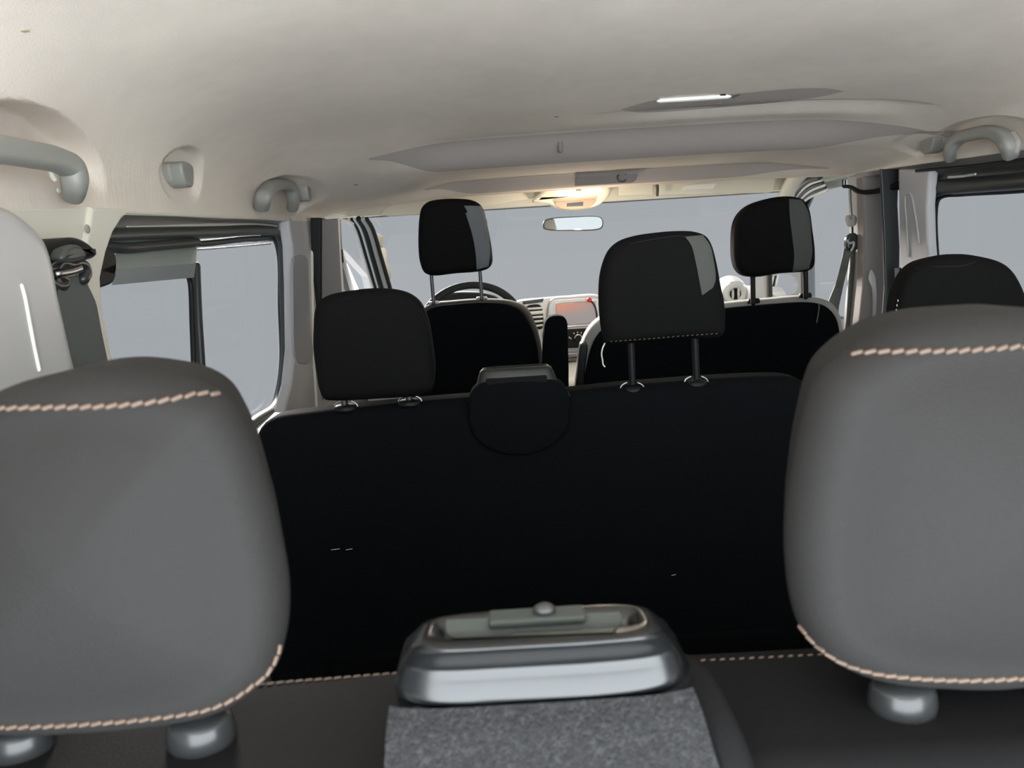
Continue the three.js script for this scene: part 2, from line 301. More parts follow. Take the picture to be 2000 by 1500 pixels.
const spot = { big: on(70, 335), hook1: on(356, 345), small: on(545, 388), hook2: on(596, 380), hook3: on(1818, 284), right: on(1912, 284) };
hollows.push([spot.big, V(0.14, 0.075, 0.165), 0.05], [spot.hook1, V(0.1, 0.05, 0.085), 0.02], [spot.small.clone().lerp(spot.hook2, 0.4), V(0.1, 0.055, 0.2), 0.022], [spot.right, V(0.1, 0.06, 0.19), 0.022], [spot.hook3, V(0.1, 0.04, 0.1), 0.012]);
const ceiling = struct('ceiling');
// darker overlays: shade on the two step faces, put into the felt colour
function shadedFelt(d0, d1, x0, x1) {
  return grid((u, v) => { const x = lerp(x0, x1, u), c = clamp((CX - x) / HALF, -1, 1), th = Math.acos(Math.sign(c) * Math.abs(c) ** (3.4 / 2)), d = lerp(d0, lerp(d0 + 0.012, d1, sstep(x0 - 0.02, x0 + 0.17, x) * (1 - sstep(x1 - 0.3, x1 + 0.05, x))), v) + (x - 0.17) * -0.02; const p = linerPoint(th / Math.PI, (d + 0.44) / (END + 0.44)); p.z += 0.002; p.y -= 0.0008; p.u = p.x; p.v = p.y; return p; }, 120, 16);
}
part('step_shade', shadedFelt(1.90, 2.045, -0.31, 1.06), M.shadedFelt, ceiling, 'shade on the face of the rear step, painted brown-grey');
part('step_shade', shadedFelt(2.305, 2.396, -0.22, 0.96), M.shadedFelt, ceiling, 'shade on the face of the front step, painted brown-grey');
const liner = part('headliner', grid(linerPoint, 220, 360), M.liner, ceiling);
{
  // turned-up front edge of the liner, then the cream header over the windscreen
  part('front_lip', grid((u, v) => { const p = linerPoint(u, 1); p.y += [0, -0.003, 0, 0.03][Math.round(v * 3)]; p.z -= [0, 0.004, 0.010, 0.012][Math.round(v * 3)]; return p; }, 160, 3), M.liner, ceiling);
  part('windscreen_header', grid((u, v) => V(lerp(-0.66, 1.18, u), EYE + lerp(0.285, 0.235, v), -lerp(2.36, 2.85, v)), 12, 12), M.cream, ceiling);
  part('roof_edge', box(-0.72, 1.24, EYE + 0.182, EYE + 0.5, -2.97, -2.845), M.cream, ceiling);
}

// ---------------------------------------------------------------- left side: window, pillars
{
  const X = XL, S = (x, y, xx = XL) => SIDE(x, y, xx);
  // window 1: sliding side window
  const w = struct('window_1', 'left sliding side window with black rubber seal');
  const split = -S(388, 600, -0.622).z;
  part('pane', sideSheet(rectHole(split, 2.46, EYE - 0.40, EYE + 0.15), -0.622), M.glass, w);
  part('pane', sideSheet(rectHole(0.94, split, EYE - 0.40, EYE + 0.15), -0.622), M.glass, w);
  part('lower_sill', box(-0.655, -0.585, EYE - 0.40, EYE - 0.352, -2.42, -0.94, 0.012), M.pillarInset, w);
  part('seal', tube([S(180, 462, -0.60), S(300, 457, -0.60), S(420, 453, -0.60), S(515, 450, -0.60), S(541, 457, -0.60), S(551, 480, -0.60), S(554, 560, -0.60), S(558, 680, -0.60), S(553, 745, -0.60), S(541, 790, -0.60), S(500, 822, -0.60), S(420, 880, -0.60)], 0.0125, { n: 140, m: 14 }), M.seal, w);
  part('seal', tube([S(180, 487, -0.612), S(300, 481, -0.612), S(400, 475, -0.612), S(500, 466, -0.612), S(538, 470, -0.612), S(546, 500, -0.612), S(548, 600, -0.612), S(551, 700, -0.612), S(545, 755, -0.612), S(530, 800, -0.612), S(480, 840, -0.612)], 0.0075, { n: 140 }), M.rubber, w);
  part('track', tube([S(380, 482, -0.615), S(460, 474, -0.615), S(530, 470, -0.615)], 0.0022), M.silver, w);
  part('track', tube([S(380, 488, -0.615), S(460, 482, -0.615), S(528, 476, -0.615)], 0.0022), M.silver, w);
  part('divider', tube([S(383, 520, -0.612), S(387, 620, -0.612), S(392, 700, -0.612), S(396, 770, -0.612), S(402, 900, -0.612)], 0.0085), M.rubber, w);
  part('divider', tube([S(367, 535, -0.612), S(372, 552, -0.612), S(376, 640, -0.612), S(381, 770, -0.612), S(389, 900, -0.612)], 0.0055), M.black, w);
  part('sill', tube([S(550, 792, -0.60), S(492, 832, -0.60), S(440, 872, -0.60)], 0.009), M.silver, w);
  part('sill', tube([S(543, 803, -0.59), S(505, 836, -0.59), S(440, 892, -0.59)], 0.008), M.metal, w);

  // recessed header between liner and seal
  const h = struct('trim_1', 'beige window header under the headliner');
  const A = [[140, 408], [240, 413], [400, 422], [520, 427], [600, 432]], B = [[140, 448], [240, 444], [400, 441], [500, 440], [556, 448]];
  const ca = new THREE.CatmullRomCurve3(A.map((p) => S(p[0], p[1], X))), cb = new THREE.CatmullRomCurve3(B.map((p) => S(p[0], p[1], -0.603)));
  part('header_panel', grid((u, v) => { const p = ca.getPoint(u).lerp(cb.getPoint(u), v); p.x -= 0.01 * Math.sin(v * Math.PI); return p; }, 40, 10), M.brown, h).material = M.linerPlastic;
  part('weatherstrip', tube([S(250, 445, -0.6), S(400, 440, -0.6), S(500, 438.5, -0.6), S(540, 441, -0.6)], 0.0035), M.cream, h);
  part('edge', tube([S(235, 414, X), S(400, 422.5, X), S(520, 427, X), S(560, 430, X)], 0.003), M.cream, h);

  // rear pillar with its bulging panel, and the arch in front of it
  const t2 = struct('trim_2', 'white rear pillar panel beside the seat belt');
  part('pillar_panel', sidePlate([S(-200, 395), S(0, 405), S(175, 405), S(168, 440), S(158, 470), S(150, 520), S(155, 640), S(180, 760), S(-200, 780)], -0.575, 0.018, { bevel: 0.004 }), M.cream, t2);
  const bulge = part('bulge', sidePad([S(-190, 380, -0.52), S(-30, 396, -0.52), S(18, 420, -0.52), S(58, 462, -0.52), S(76, 510, -0.52), S(90, 580, -0.52), S(112, 680, -0.52), S(140, 800, -0.52), S(150, 900, -0.52), S(60, 960, -0.52), S(-190, 960, -0.52), S(-260, 900, -0.52), S(-260, 440, -0.52)], -0.545, 1, { back: 0.05, front: 0.005, rb: 0.028, rf: 0.004, n: 120 }), M.whitePanel, t2);
  part('crease_glint', tube([[42, 558], [48, 580], [54, 612], [62, 655], [70, 695], [76, 722]].map(([x, y]) => hit(x, y, bulge)?.p).filter(Boolean), 0.0022), M.paper, t2);  // white tube painted in for the highlight along the panel
  const t3 = struct('trim_3', 'pale arch at the rear edge of the left window');
  part('arch_panel', sidePlate([S(166, 405), S(246, 410), S(226, 428), S(208, 456), S(194, 495), S(183, 545), S(186, 600), S(215, 740), S(160, 740), S(150, 540), S(152, 490), S(158, 455)], -0.57, 0.02, { bevel: 0.005 }), M.cream, t3);
  part('clip', new THREE.SphereGeometry(0.006, 12, 8).scale(0.4, 1, 1).translate(...S(171, 447, -0.549).toArray()), M.linerPlastic, t3);

  // B pillar
  const t4 = struct('trim_4', 'grey pillar in front of the left window with oblong inset');
  part('pillar_panel', sidePlate([S(562, 420), S(622, 424), S(624, 560), S(626, 700), S(634, 860), S(470, 920), S(520, 838), S(556, 804), S(570, 750), S(577, 680), S(575, 560), S(572, 480), S(566, 446)], -0.59, 0.03, { bevel: 0.008 }), M.pillar, t4);
  part('inset', sidePad([S(572, 506), S(580, 499), S(592, 499), S(599, 507), S(602, 560), S(605, 640), S(610, 690), S(604, 707), S(592, 711), S(580, 706), S(574, 690), S(571, 600)], -0.562, 1, { back: 0.005, front: 0.002, rb: 0.003, rf: 0.001 }), M.pillarInset, t4);
  part('edge', tube([S(609, 432, -0.557), S(610, 560, -0.557), S(613, 700, -0.557), S(620, 820, -0.557)], 0.004), M.cream, t4);
  const t5 = struct('trim_5', 'grey-brown panel of the left front door pillar');
  part('door_gap', plate(xy([[606, 425], [626, 425], [626, 760], [612, 760]], 2.27), -2.27, 0.04), M.black, t5);
  part('pillar_panel', plate(xy([[621, 428], [659, 428], [663, 500], [667, 575], [672, 700], [622, 700]], 2.29), -2.29, 0.05, { bevel: 0.006 }), M.brown, t5);
  part('edge', tube([AT(661, 428, 2.3), AT(664, 500, 2.3), AT(670, 580, 2.3), AT(674, 640, 2.3)], 0.0045), M.cream, t5);
  part('belt_slot', box(...(() => { const p = AT(668, 500, 2.31); return [p.x - 0.004, p.x + 0.004, p.y - 0.02, p.y + 0.02, p.z - 0.004, p.z + 0.004]; })()), M.black, t5);
  // door window, A pillar
  const w4 = struct('window_4', 'left front door window');
  part('pane', sideSheet(doorL, -0.64), M.glass, w4);
  const t6 = struct('trim_6', 'left windscreen pillar with striped door seals');
  const dd = (k) => lerp(2.88, 3.18, k);
  const stripe = (x0, x1, r, m, nm) => part(nm, tube([AT(x0, 428, 2.82), AT(lerp(x0, x1, 0.22), 445, 2.86), AT(lerp(x0, x1, 0.6), 505, 2.98), AT(x1, 572, 3.1), AT(x1 + 22, 640, 3.2)], r, { n: 60 }), m, t6);
  stripe(682, 731, 0.0055, M.dash, 'seal'); stripe(687, 736, 0.006, M.dashDark, 'seal'); stripe(693, 742, 0.0065, M.dash, 'seal'); stripe(701, 748, 0.011, M.dashDark, 'seal'); stripe(709, 757, 0.010, M.silver, 'seal'); stripe(716, 765, 0.008, M.dashDark, 'pillar_cover');
  part('frame_head', tube([AT(666, 430, 2.75), AT(676, 432, 2.78), AT(688, 437, 2.83)], 0.007), M.dash, t6);
  // dried film edge of the pillar on the screen: a narrow cream card
  part('curtain_edge', plate(xy([[728, 452], [736, 455], [748, 462], [746, 478], [755, 492], [755, 512], [765, 532], [760, 552], [756, 570], [744, 540]], 3.08), -3.08, 0.006, { bevel: 0.001 }), M.cream, t6);
}

// ---------------------------------------------------------------- right side
{
  const S = (x, y, xx = XR) => SIDE(x, y, xx);
  const w = struct('window_2', 'right side window of the sliding door');
  part('pane', sideSheet(rectHole(0.86, 2.44, EYE - 0.44, EYE + 0.14), 1.15), M.glass, w);
  part('seal', tube([S(2150, 332, 1.125), S(2000, 352, 1.125), S(1880, 362, 1.125), S(1832, 368, 1.125), S(1816, 380, 1.125), S(1810, 410, 1.125), S(1812, 480, 1.125), S(1818, 560, 1.125), S(1830, 680, 1.125)], 0.02, { n: 120, m: 14 }), M.rubber, w);
  part('frame', tube([S(2150, 350, 1.14), S(2000, 368, 1.14), S(1880, 376, 1.14), S(1838, 381, 1.14), S(1827, 392, 1.14), S(1823, 420, 1.14), S(1826, 500, 1.14), S(1835, 600, 1.14)], 0.0105, { n: 120 }), M.black, w);
  part('track', tube([S(1862, 377, 1.13), S(1930, 372, 1.13), S(2010, 365, 1.13), S(2100, 356, 1.13)], 0.004), M.seal, w);
  part('track', tube([S(1882, 371, 1.13), S(1930, 366, 1.13), S(2010, 358, 1.13)], 0.0035), M.darkMetal, w);
  const t7 = struct('trim_7', 'dark sliding door rail above the right window');
  part('rail_cover', grid((u, v) => { const p = S(lerp(1792, 2150, u), lerp(331, 304, u) + 0, 1.085).lerp(S(lerp(1800, 2150, u), lerp(356, 336, u), 1.115), v); p.x += 0.012 * Math.sin(v * Math.PI); return p; }, 30, 10), M.seal, t7);
  part('rail_edge', tube([S(1790, 334, 1.083), S(1900, 324, 1.083), S(2000, 312, 1.083), S(2150, 296, 1.083)], 0.004), M.black, t7);
  part('rail_clip', tube([S(1853, 346, 1.085), S(1880, 344, 1.085), S(1905, 340, 1.085)], 0.003), M.silver, t7);
  // sliding door pillar: light panel with raised frame, black gap before it
  const d1 = struct('door_1', 'sliding door edge with light pillar trim and black arm');
  part('pillar_panel', sidePlate([S(1750, 330), S(1812, 330), S(1806, 400), S(1808, 470), S(1816, 580), S(1760, 620), S(1752, 480)], 1.11, -0.025, { bevel: 0.008 }), M.pillar, d1);
  part('raised_rim', tube([S(1774, 500, 1.083), S(1771, 440, 1.083), S(1768, 384, 1.083), S(1772, 378.5, 1.083), S(1779, 380, 1.083), S(1786, 410, 1.083), S(1792, 450, 1.083), S(1795, 475, 1.083)], 0.0026), M.whitePanel, d1);
  part('door_gap', plate(xy([[1720, 330], [1756, 330], [1754, 400], [1758, 480], [1757, 560], [1752, 660], [1722, 660], [1729, 560], [1726, 450]], 2.19), -2.19, 0.012, { bevel: 0.004 }), M.rubber, d1);
  part('sill_end', plate(xy([[1757, 524], [1785, 521], [1790, 560], [1760, 600]], 2.12), -2.12, 0.03), M.black, d1);
  part('door_arm', limb([[AT(1645, 364, 2.3), 0.007, 0.005], [AT(1660, 365, 2.3), 0.008, 0.005], [AT(1677, 374, 2.28), 0.009, 0.006], [AT(1700, 375, 2.25), 0.010, 0.007], [AT(1740, 366, 2.2), 0.012, 0.010], [AT(1776, 357, 2.15), 0.014, 0.014], [AT(1806, 348, 2.08), 0.014, 0.014]], V(0, 0, 1)), M.black, d1);
  part('arm_pin', [tube([AT(1646, 352, 2.3), AT(1646, 364, 2.3)], 0.002), tube([AT(1651, 352, 2.3), AT(1651, 364, 2.3)], 0.002)], M.black, d1);
  // B pillar
  const t8 = struct('trim_8', 'right front pillar, bright inner face and brown rear face with grip handle');
  part('pillar_panel', plate(xy([[1686, 345], [1725, 340], [1728, 450], [1732, 560], [1727, 680], [1672, 690], [1686, 560], [1688, 450]], 2.3), -2.3, 0.05, { bevel: 0.008 }), M.brown, t8);
  const brightL = [[1655, 345], [1658, 400], [1659, 450], [1657, 520], [1648, 620], [1640, 700]], brightR = [[1692, 345], [1691, 450], [1689, 560], [1680, 650], [1672, 700]];
  const bl = new THREE.CatmullRomCurve3(brightL.map((p) => AT(p[0], p[1], 2.46))), br = new THREE.CatmullRomCurve3(brightR.map((p) => AT(p[0], p[1], 2.31)));
  part('inner_face', grid((u, v) => bl.getPoint(v).lerp(br.getPoint(v), u), 8, 20), M.whitePanel, t8);
  part('grip_handle', limb([[AT(1701, 527, 2.29), 0.005, 0.004], [AT(1703, 545, 2.285), 0.010, 0.006], [AT(1707, 565, 2.28), 0.006, 0.006], [AT(1707, 610, 2.28), 0.0045, 0.006], [AT(1704, 635, 2.28), 0.006, 0.006], [AT(1696, 652, 2.285), 0.009, 0.005], [AT(1692, 660, 2.29), 0.004, 0.004]], V(1, 0, 0)), M.whitePanel, t8);
  // front door: window, frame bar, quarter light
  const w5 = struct('window_5', 'right front door window and quarter light');
  part('pane', sideSheet(doorR, 1.165), M.glass, w5);
  const t9 = struct('trim_9', 'right windscreen pillar with curved door seals');
  const arc = (o, r, m, nm) => part(nm, tube([AT(1604 + o * 0.6, 352 + o, 2.62), AT(1583 + o * 0.8, 359 + o, 2.68), AT(1563 + o, 375 + o * 0.5, 2.78), AT(1548 + o, 398, 2.88), AT(1528 + o, 450, 3.02), AT(1505 + o, 520, 3.14), AT(1488 + o, 600, 3.24)], r, { n: 80 }), m, t9);
  arc(-7, 0.012, M.seal, 'seal'); arc(0, 0.005, M.dash, 'seal'); arc(5, 0.0055, M.rubber, 'seal'); arc(10, 0.005, M.dash, 'seal'); arc(14, 0.005, M.rubber, 'seal'); arc(19, 0.006, M.dash, 'seal');
  part('pillar_cover', limb([[AT(1575, 325, 2.60), 0.03, 0.02], [AT(1552, 352, 2.72), 0.03, 0.02], [AT(1535, 385, 2.84), 0.03, 0.02], [AT(1515, 440, 3.0), 0.03, 0.02], [AT(1492, 520, 3.16), 0.035, 0.02], [AT(1478, 600, 3.3), 0.05, 0.02]], V(1, 0, 0)), M.cream, t9);
  const fr = struct('trim_10', 'white corner trim round the small quarter light');
  part('corner_frame', plate(xy([[1472, 500], [1592, 490], [1594, 645], [1476, 650]], 3.0), -3.0, 0.02, { bevel: 0.004, holes: [smooth2(xy([[1506, 555], [1507, 541], [1515, 536], [1540, 534], [1555, 540], [1560, 552], [1559, 568], [1552, 576], [1535, 579], [1515, 580], [1507, 574]], 3.0), 40)] }), M.dash, fr);
  part('post', tube([AT(1567, 500, 2.96), AT(1569, 600, 2.96)], 0.007), M.brown, fr);
  part('post', tube([AT(1574, 500, 2.97), AT(1576, 600, 2.97)], 0.005), M.black, fr);
  part('post', tube([AT(1504, 500, 2.96), AT(1506, 600, 2.96)], 0.006), M.rubber, fr);
  part('post', tube([AT(1499, 500, 2.97), AT(1501, 600, 2.97)], 0.005), M.brown, fr);
}
// roof edge line over the doors at the front, closing the gap between liner and doors
{
  const t = struct('trim_11', 'door frame heads over the front doors');
  part('frame_head', box(-0.70, -0.555, EYE + 0.185, EYE + 0.36, -2.95, -2.36), M.cream, t);
  part('frame_head', box(1.075, 1.23, EYE + 0.20, EYE + 0.36, -2.95, -2.36), M.cream, t);
}

// ---------------------------------------------------------------- seats
const mirrorX = (pts, cx, slope = 0.062) => pts.concat(pts.slice().reverse().filter((p) => Math.abs(p[0] - cx) > 12).map(([x, y]) => [2 * cx - x, y + (x - cx) * 2 * slope]));
const foot = (pts) => { let x = 0; pts.forEach((p) => (x += p[0] / pts.length)); return x; };
// headrest: world outline from the photograph's measurements at depth d
function headrest(name, label, group, px, d, o, posts, mats) {
  const ol = xy(px, d - (o.edge ?? 0)), xs = ol.map((p) => p[0]), ys = ol.map((p) => p[1]);
  const t = thing(name, label, 'headrest', V((Math.min(...xs) + Math.max(...xs)) / 2, Math.min(...ys), -d), group);
  const m = part('cushion', pad(ol, -d, o), mats.pad, t);
  for (const [x0, y0, x1, y1, dp, r] of posts) part('post', tube([AT(x0, y0, dp ?? d), AT(x1, y1, dp ?? d)], r ?? 0.006, { n: 8, m: 14 }), mats.post, t);
  return [t, m];
}
function collar(px, py, d, w, mat, parent, o = {}) {          // headrest guide: oval plastic collar round the post
  const c = AT(px, py, d), h = w * (o.h ?? 0.3), k = o.depth ?? 0.8;
  const prof = [[0, 1], [0.34, 1], [0.40, 0.93], [0.78, 0.9], [0.94, 0.7], [1, 0.35], [0.97, 0], [0.3, 0], [0, 0]];
  const g = new THREE.LatheGeometry(prof.map(([r, y]) => new THREE.Vector2(r * w / 2, y * h)).reverse(), 36).scale(1, 1, k).translate(c.x, c.y - h * 0.5, c.z);
  return part('headrest_guide', g, mat, parent);
}

// third row (nearest the camera)
const rearL = [[190, 716], [300, 722], [370, 735], [420, 756], [450, 781], [476, 822], [496, 862], [512, 905], [527, 955], [541, 1003], [553, 1060], [562, 1110], [566, 1160], [564, 1210], [557, 1250], [545, 1290], [524, 1322], [495, 1347], [460, 1370], [400, 1391], [300, 1407], [190, 1416]];
const rearR = [[1930, 606], [1860, 611], [1800, 621], [1740, 636], [1680, 664], [1640, 690], [1602, 724], [1582, 762], [1570, 802], [1560, 842], [1549, 892], [1540, 950], [1534, 1000], [1532, 1050], [1534, 1100], [1541, 1160], [1556, 1212], [1590, 1261], [1640, 1296], [1700, 1318], [1760, 1328], [1850, 1334], [1930, 1334]];
const GUIDES = [[392, 1450, 0.042], [36, 1468, 0.042], [1762, 1384, 0.04], [2100, 1365, 0.04]], gd = (i) => -LEVEL(GUIDES[i][0], GUIDES[i][1], EYE - 0.283).z;
const rearO = { edge: 0.006, back: 0.03, front: 0.085, rb: 0.026, rf: 0.05, crownB: 0.02, crownF: 0.012, n: 160, tilt: -0.02, taper: 0.30, lift: 0.0 };
const [hrA, padA] = headrest('rear_headrest', 'near grey-brown headrest with tan stitching, cut by the left edge of the photo', 'rear bench headrests', mirrorX(rearL, 190), 0.43, rearO, [[388, 1370, 390, 1424, gd(0)], [38, 1400, 36, 1442, gd(1)]], { pad: M.head, post: M.metal });
seam(padA, [[-150, 815], [0, 799], [100, 796], [200, 794], [280, 788], [340, 779], [390, 769], [425, 770]], M.thread, hrA);
seam(padA, [[-150, 1424], [0, 1420], [100, 1417], [200, 1411], [300, 1402], [400, 1386], [455, 1364], [490, 1340], [518, 1318], [538, 1286], [550, 1248]], M.thread, hrA, { scale: 1.05 });
const [hrB, padB] = headrest('rear_headrest', 'near grey-brown headrest with tan stitching, at the right edge of the photo', 'rear bench headrests', mirrorX(rearR, 1930), 0.43, rearO, [[1758, 1310, 1760, 1358, gd(2)], [2100, 1300, 2100, 1340, gd(3)]], { pad: M.head, post: M.metal });
seam(padB, [[1650, 692], [1700, 688], [1760, 687], [1850, 686], [1930, 682], [2020, 675], [2150, 668]], M.thread, hrB);
seam(padB, [[1542, 1165], [1550, 1200], [1566, 1226], [1594, 1259], [1642, 1292], [1700, 1312], [1760, 1321], [1850, 1327], [1930, 1327], [2020, 1322], [2150, 1310]], M.thread, hrB, { scale: 1.05 });

{
  const t = thing('bench_seat', 'nearest dark bench with carpeted back and grey handle housing, under the two big headrests', 'bench seat', V(0.26, 0, -0.45));
  const yT = EYE - 0.283;
  const ol = [[-0.46, yT - 0.06], [-0.44, yT - 0.015], [-0.40, yT - 0.001], [-0.2, yT + 0.001], [0.01, yT + 0.002], [0.2, yT + 0.001], [0.5, yT], [0.9, yT], [0.98, yT - 0.012], [1.0, yT - 0.06], [1.0, yT - 0.5], [0.98, yT - 0.54], [0.3, yT - 0.56], [-0.44, yT - 0.54], [-0.46, yT - 0.5]];
  const br = part('backrest', pad(ol, -0.445, { back: 0.085, front: 0.07, rb: 0.035, rf: 0.022, n: 260, crownB: 0.004 }), M.bench, t);
  part('seat_cushion', box(-0.45, 1.0, 0.36, 0.5, -1.0, -0.47, 0.05), M.bench, t);
  part('seat_base', box(-0.4, 0.95, 0.0, 0.37, -0.9, -0.4, 0.02), M.black, t);
  seam(br, [[470, 1343], [560, 1333], [650, 1326], [800, 1314]], M.thread, t, { scale: 0.8 });
  seam(br, [[1335, 1292], [1450, 1287], [1620, 1278]], M.thread, t, { scale: 0.6 });
  for (const [x, y, w] of GUIDES) { const d = -LEVEL(x, y, yT).z; collar(x, y - 26, d, w, M.gloss, t, { h: 0.6, depth: 0.85 }); }
  // handle housing between the headrests
  const q = (y) => EYE + y;
  const lv = [[-0.285, -0.078, 0.092, -0.385, -0.47, 4.6], [-0.237, -0.078, 0.092, -0.385, -0.47, 4.6], [-0.2355, -0.077, 0.0875, -0.3775, -0.465, 4.6], [-0.2315, -0.0765, 0.087, -0.3755, -0.46, 4.6], [-0.227, -0.0755, 0.0862, -0.3762, -0.455, 4.6], [-0.221, -0.0735, 0.0845, -0.3785, -0.45, 4.6], [-0.2165, -0.0715, 0.0825, -0.3805, -0.446, 4.6], [-0.2125, -0.07, 0.081, -0.3795, -0.443, 4.6], [-0.206, -0.067, 0.078, -0.3745, -0.438, 4.6], [-0.2, -0.0635, 0.0745, -0.3685, -0.433, 4.6], [-0.1972, -0.0605, 0.0715, -0.3665, -0.43, 4.6], [-0.1957, -0.0575, 0.0685, -0.3675, -0.4265, 4.6], [-0.1948, -0.055, 0.066, -0.372, -0.4225, 4.6], [-0.195, -0.0535, 0.064, -0.379, -0.4195, 4.6], [-0.1965, -0.0515, 0.062, -0.386, -0.417, 4.6], [-0.1985, -0.0495, 0.06, -0.391, -0.4145, 4.6], [-0.202, -0.048, 0.0585, -0.395, -0.412, 4.6], [-0.208, -0.0465, 0.057, -0.397, -0.41, 4.6]];
  const hg = tower(lv.map((l) => [q(l[0]), ...l.slice(1)]), 80), hp = hg.attributes.position;   // its top slopes down to the front
  for (let i = 0; i < hp.count; i++) hp.setY(i, hp.getY(i) + 0.15 * (hp.getZ(i) + 0.3665) * sstep(q(-0.225), q(-0.2), hp.getY(i)));
  hg.computeVertexNormals();
  const hs = part('handle_housing', hg, M.housing, t);
  part('handle_pocket', patch(hs, [[872, 1212], [869, 1224], [873, 1238], [886, 1249]], [[1210, 1196], [1215, 1208], [1210, 1224], [1196, 1237]], 0.0007, 30, 12), M.pocket, t);
  const lever = part('release_lever', box(-0.022, 0.034, q(-0.2075), q(-0.2025), -0.424, -0.408, 0.002), M.pocket, t);
  part('lever_knob', new THREE.SphereGeometry(0.0052, 20, 14).scale(1.3, 0.9, 1).translate(0.0105, q(-0.2015), -0.416), M.darkMetal, lever);
  // carpet panel that runs from the housing down the back
  const rows = [[-0.233, -0.0765, 0.0870, -0.376], [-0.243, -0.078, 0.090, -0.368], [-0.258, -0.079, 0.093, -0.3605], [-0.275, -0.081, 0.097, -0.354], [-0.30, -0.083, 0.101, -0.349], [-0.42, -0.09, 0.112, -0.345]];
  const cg = grid((u, v) => { const f = v * (rows.length - 1), i = Math.min(rows.length - 2, Math.floor(f)), k = f - i, r = rows[i].map((a, j) => lerp(a, rows[i + 1][j], k)); const e = 1 - Math.abs(2 * u - 1) ** 6; const p = V(lerp(r[1], r[2], u), q(r[0]), r[3] + 0.006 * e - 0.004); p.u = p.x; p.v = p.y; return p; }, 40, 30);
  part('carpet_panel', cg, M.carpet, t);
  part('side_bolster', limb([[V(0.082, q(-0.262), -0.46), 0.010, 0.012], [V(0.094, q(-0.262), -0.425), 0.015, 0.016], [V(0.101, q(-0.271), -0.39), 0.014, 0.016], [V(0.107, q(-0.29), -0.365), 0.012, 0.014], [V(0.113, q(-0.33), -0.352), 0.012, 0.014], [V(0.12, q(-0.42), -0.348), 0.012, 0.014]], V(1, 0, 0)), M.bench, t);
}

// second row
const midO = { edge: 0.006, back: 0.025, front: 0.06, rb: 0.022, rf: 0.04, crownB: 0.003, n: 120, tilt: -0.03, taper: 0.05 };
const [hrC, padC] = headrest('headrest', 'black rounded headrest at the left of the second row, pushed low', 'second row headrests',
  [[612, 640], [614, 610], [621, 590], [640, 577], [675, 569], [730, 564], [775, 567], [802, 576], [822, 593], [836, 625], [845, 670], [850, 715], [849, 745], [843, 763], [820, 772], [740, 778], [655, 782], [634, 779], [625, 762], [617, 720], [612, 680]], 1.32, midO, [[672, 775, 674, 800], [798, 768, 801, 790]], { pad: M.headDark, post: M.darkMetal });
part('seam_piping', tube([[620, 594], [660, 587], [720, 583], [775, 580], [798, 586], [820, 605], [836, 640], [845, 690], [848, 735], [840, 757]].map(([x, y]) => { const h = hit(x, y, padC) ?? hit(x - 6, y + 4, padC); return h?.p; }).filter(Boolean), 0.0012, { n: 80, m: 6 }), M.bench, hrC);
const [hrD, padD] = headrest('headrest', 'tall raised headrest in the middle of the second row with a painted light strip at its right', 'second row headrests',
  [[1170, 570], [1173, 535], [1182, 504], [1193, 485], [1212, 470], [1242, 460], [1282, 454], [1320, 451], [1355, 452], [1378, 460], [1389, 475], [1399, 510], [1408, 560], [1414, 590], [1415, 630], [1409, 656], [1330, 661], [1262, 667], [1202, 672], [1183, 670], [1176, 650], [1171, 610]], 1.32, midO, [[1232, 660, 1236, 765, 1.325, 0.0058], [1357, 655, 1361, 755, 1.325, 0.0058]], { pad: M.headDark, post: M.black });
part('ghost_strip', patch(padD, [[1338, 463], [1350, 480], [1359, 515], [1366, 550], [1371, 577]], [[1372, 460], [1386, 480], [1393, 510], [1397, 545], [1392, 562]]), M.ghostStrip, hrD, 'pale strip painted for the ghost of a lit area');  // ghosted light painted on as a paler panel
part('seam_piping', tube([[1200, 485], [1240, 474], [1290, 465], [1330, 461], [1340, 464], [1352, 482], [1361, 520], [1370, 572]].map(([x, y]) => hit(x, y, padD)?.p).filter(Boolean), 0.0011, { n: 60, m: 6 }), M.head, hrD);
seam(padD, [[1186, 667], [1260, 662], [1330, 656], [1405, 651]], M.thread, hrD, { scale: 0.6, step: 0.008 });
part('loose_thread', tube([[1181, 671], [1177, 680], [1175, 692], [1177, 704], [1178, 712], [1181, 716]].map(([x, y]) => AT(x, y, 1.29)), 0.0013, { n: 30, m: 6 }), M.threadPale, hrD, 'pale loose thread hanging from the lower corner');
const right2 = [[1876, 496], [1835, 501], [1795, 513], [1776, 529], [1763, 550], [1753, 575], [1748, 600], [1745, 630], [1746, 660], [1752, 690], [1766, 706], [1800, 712], [1876, 710]];
const [hrE, padE] = headrest('headrest', 'black headrest of the single seat, in front of the right window', 'second row headrests', mirrorX(right2, 1876, -0.0), 1.32, midO, [[1822, 700, 1824, 740], [1938, 700, 1940, 730]], { pad: M.headDark, post: M.darkMetal });
part('seam_piping', tube([[1790, 524], [1830, 521], [1880, 519], [1905, 512], [1950, 507], [1990, 507]].map(([x, y]) => hit(x, y, padE)?.p).filter(Boolean), 0.0011, { n: 60, m: 6 }), M.head, hrE);
seam(padE, [[1756, 578], [1751, 605], [1749, 640], [1750, 670]], M.threadPale, hrE, { scale: 0.6, step: 0.008 });

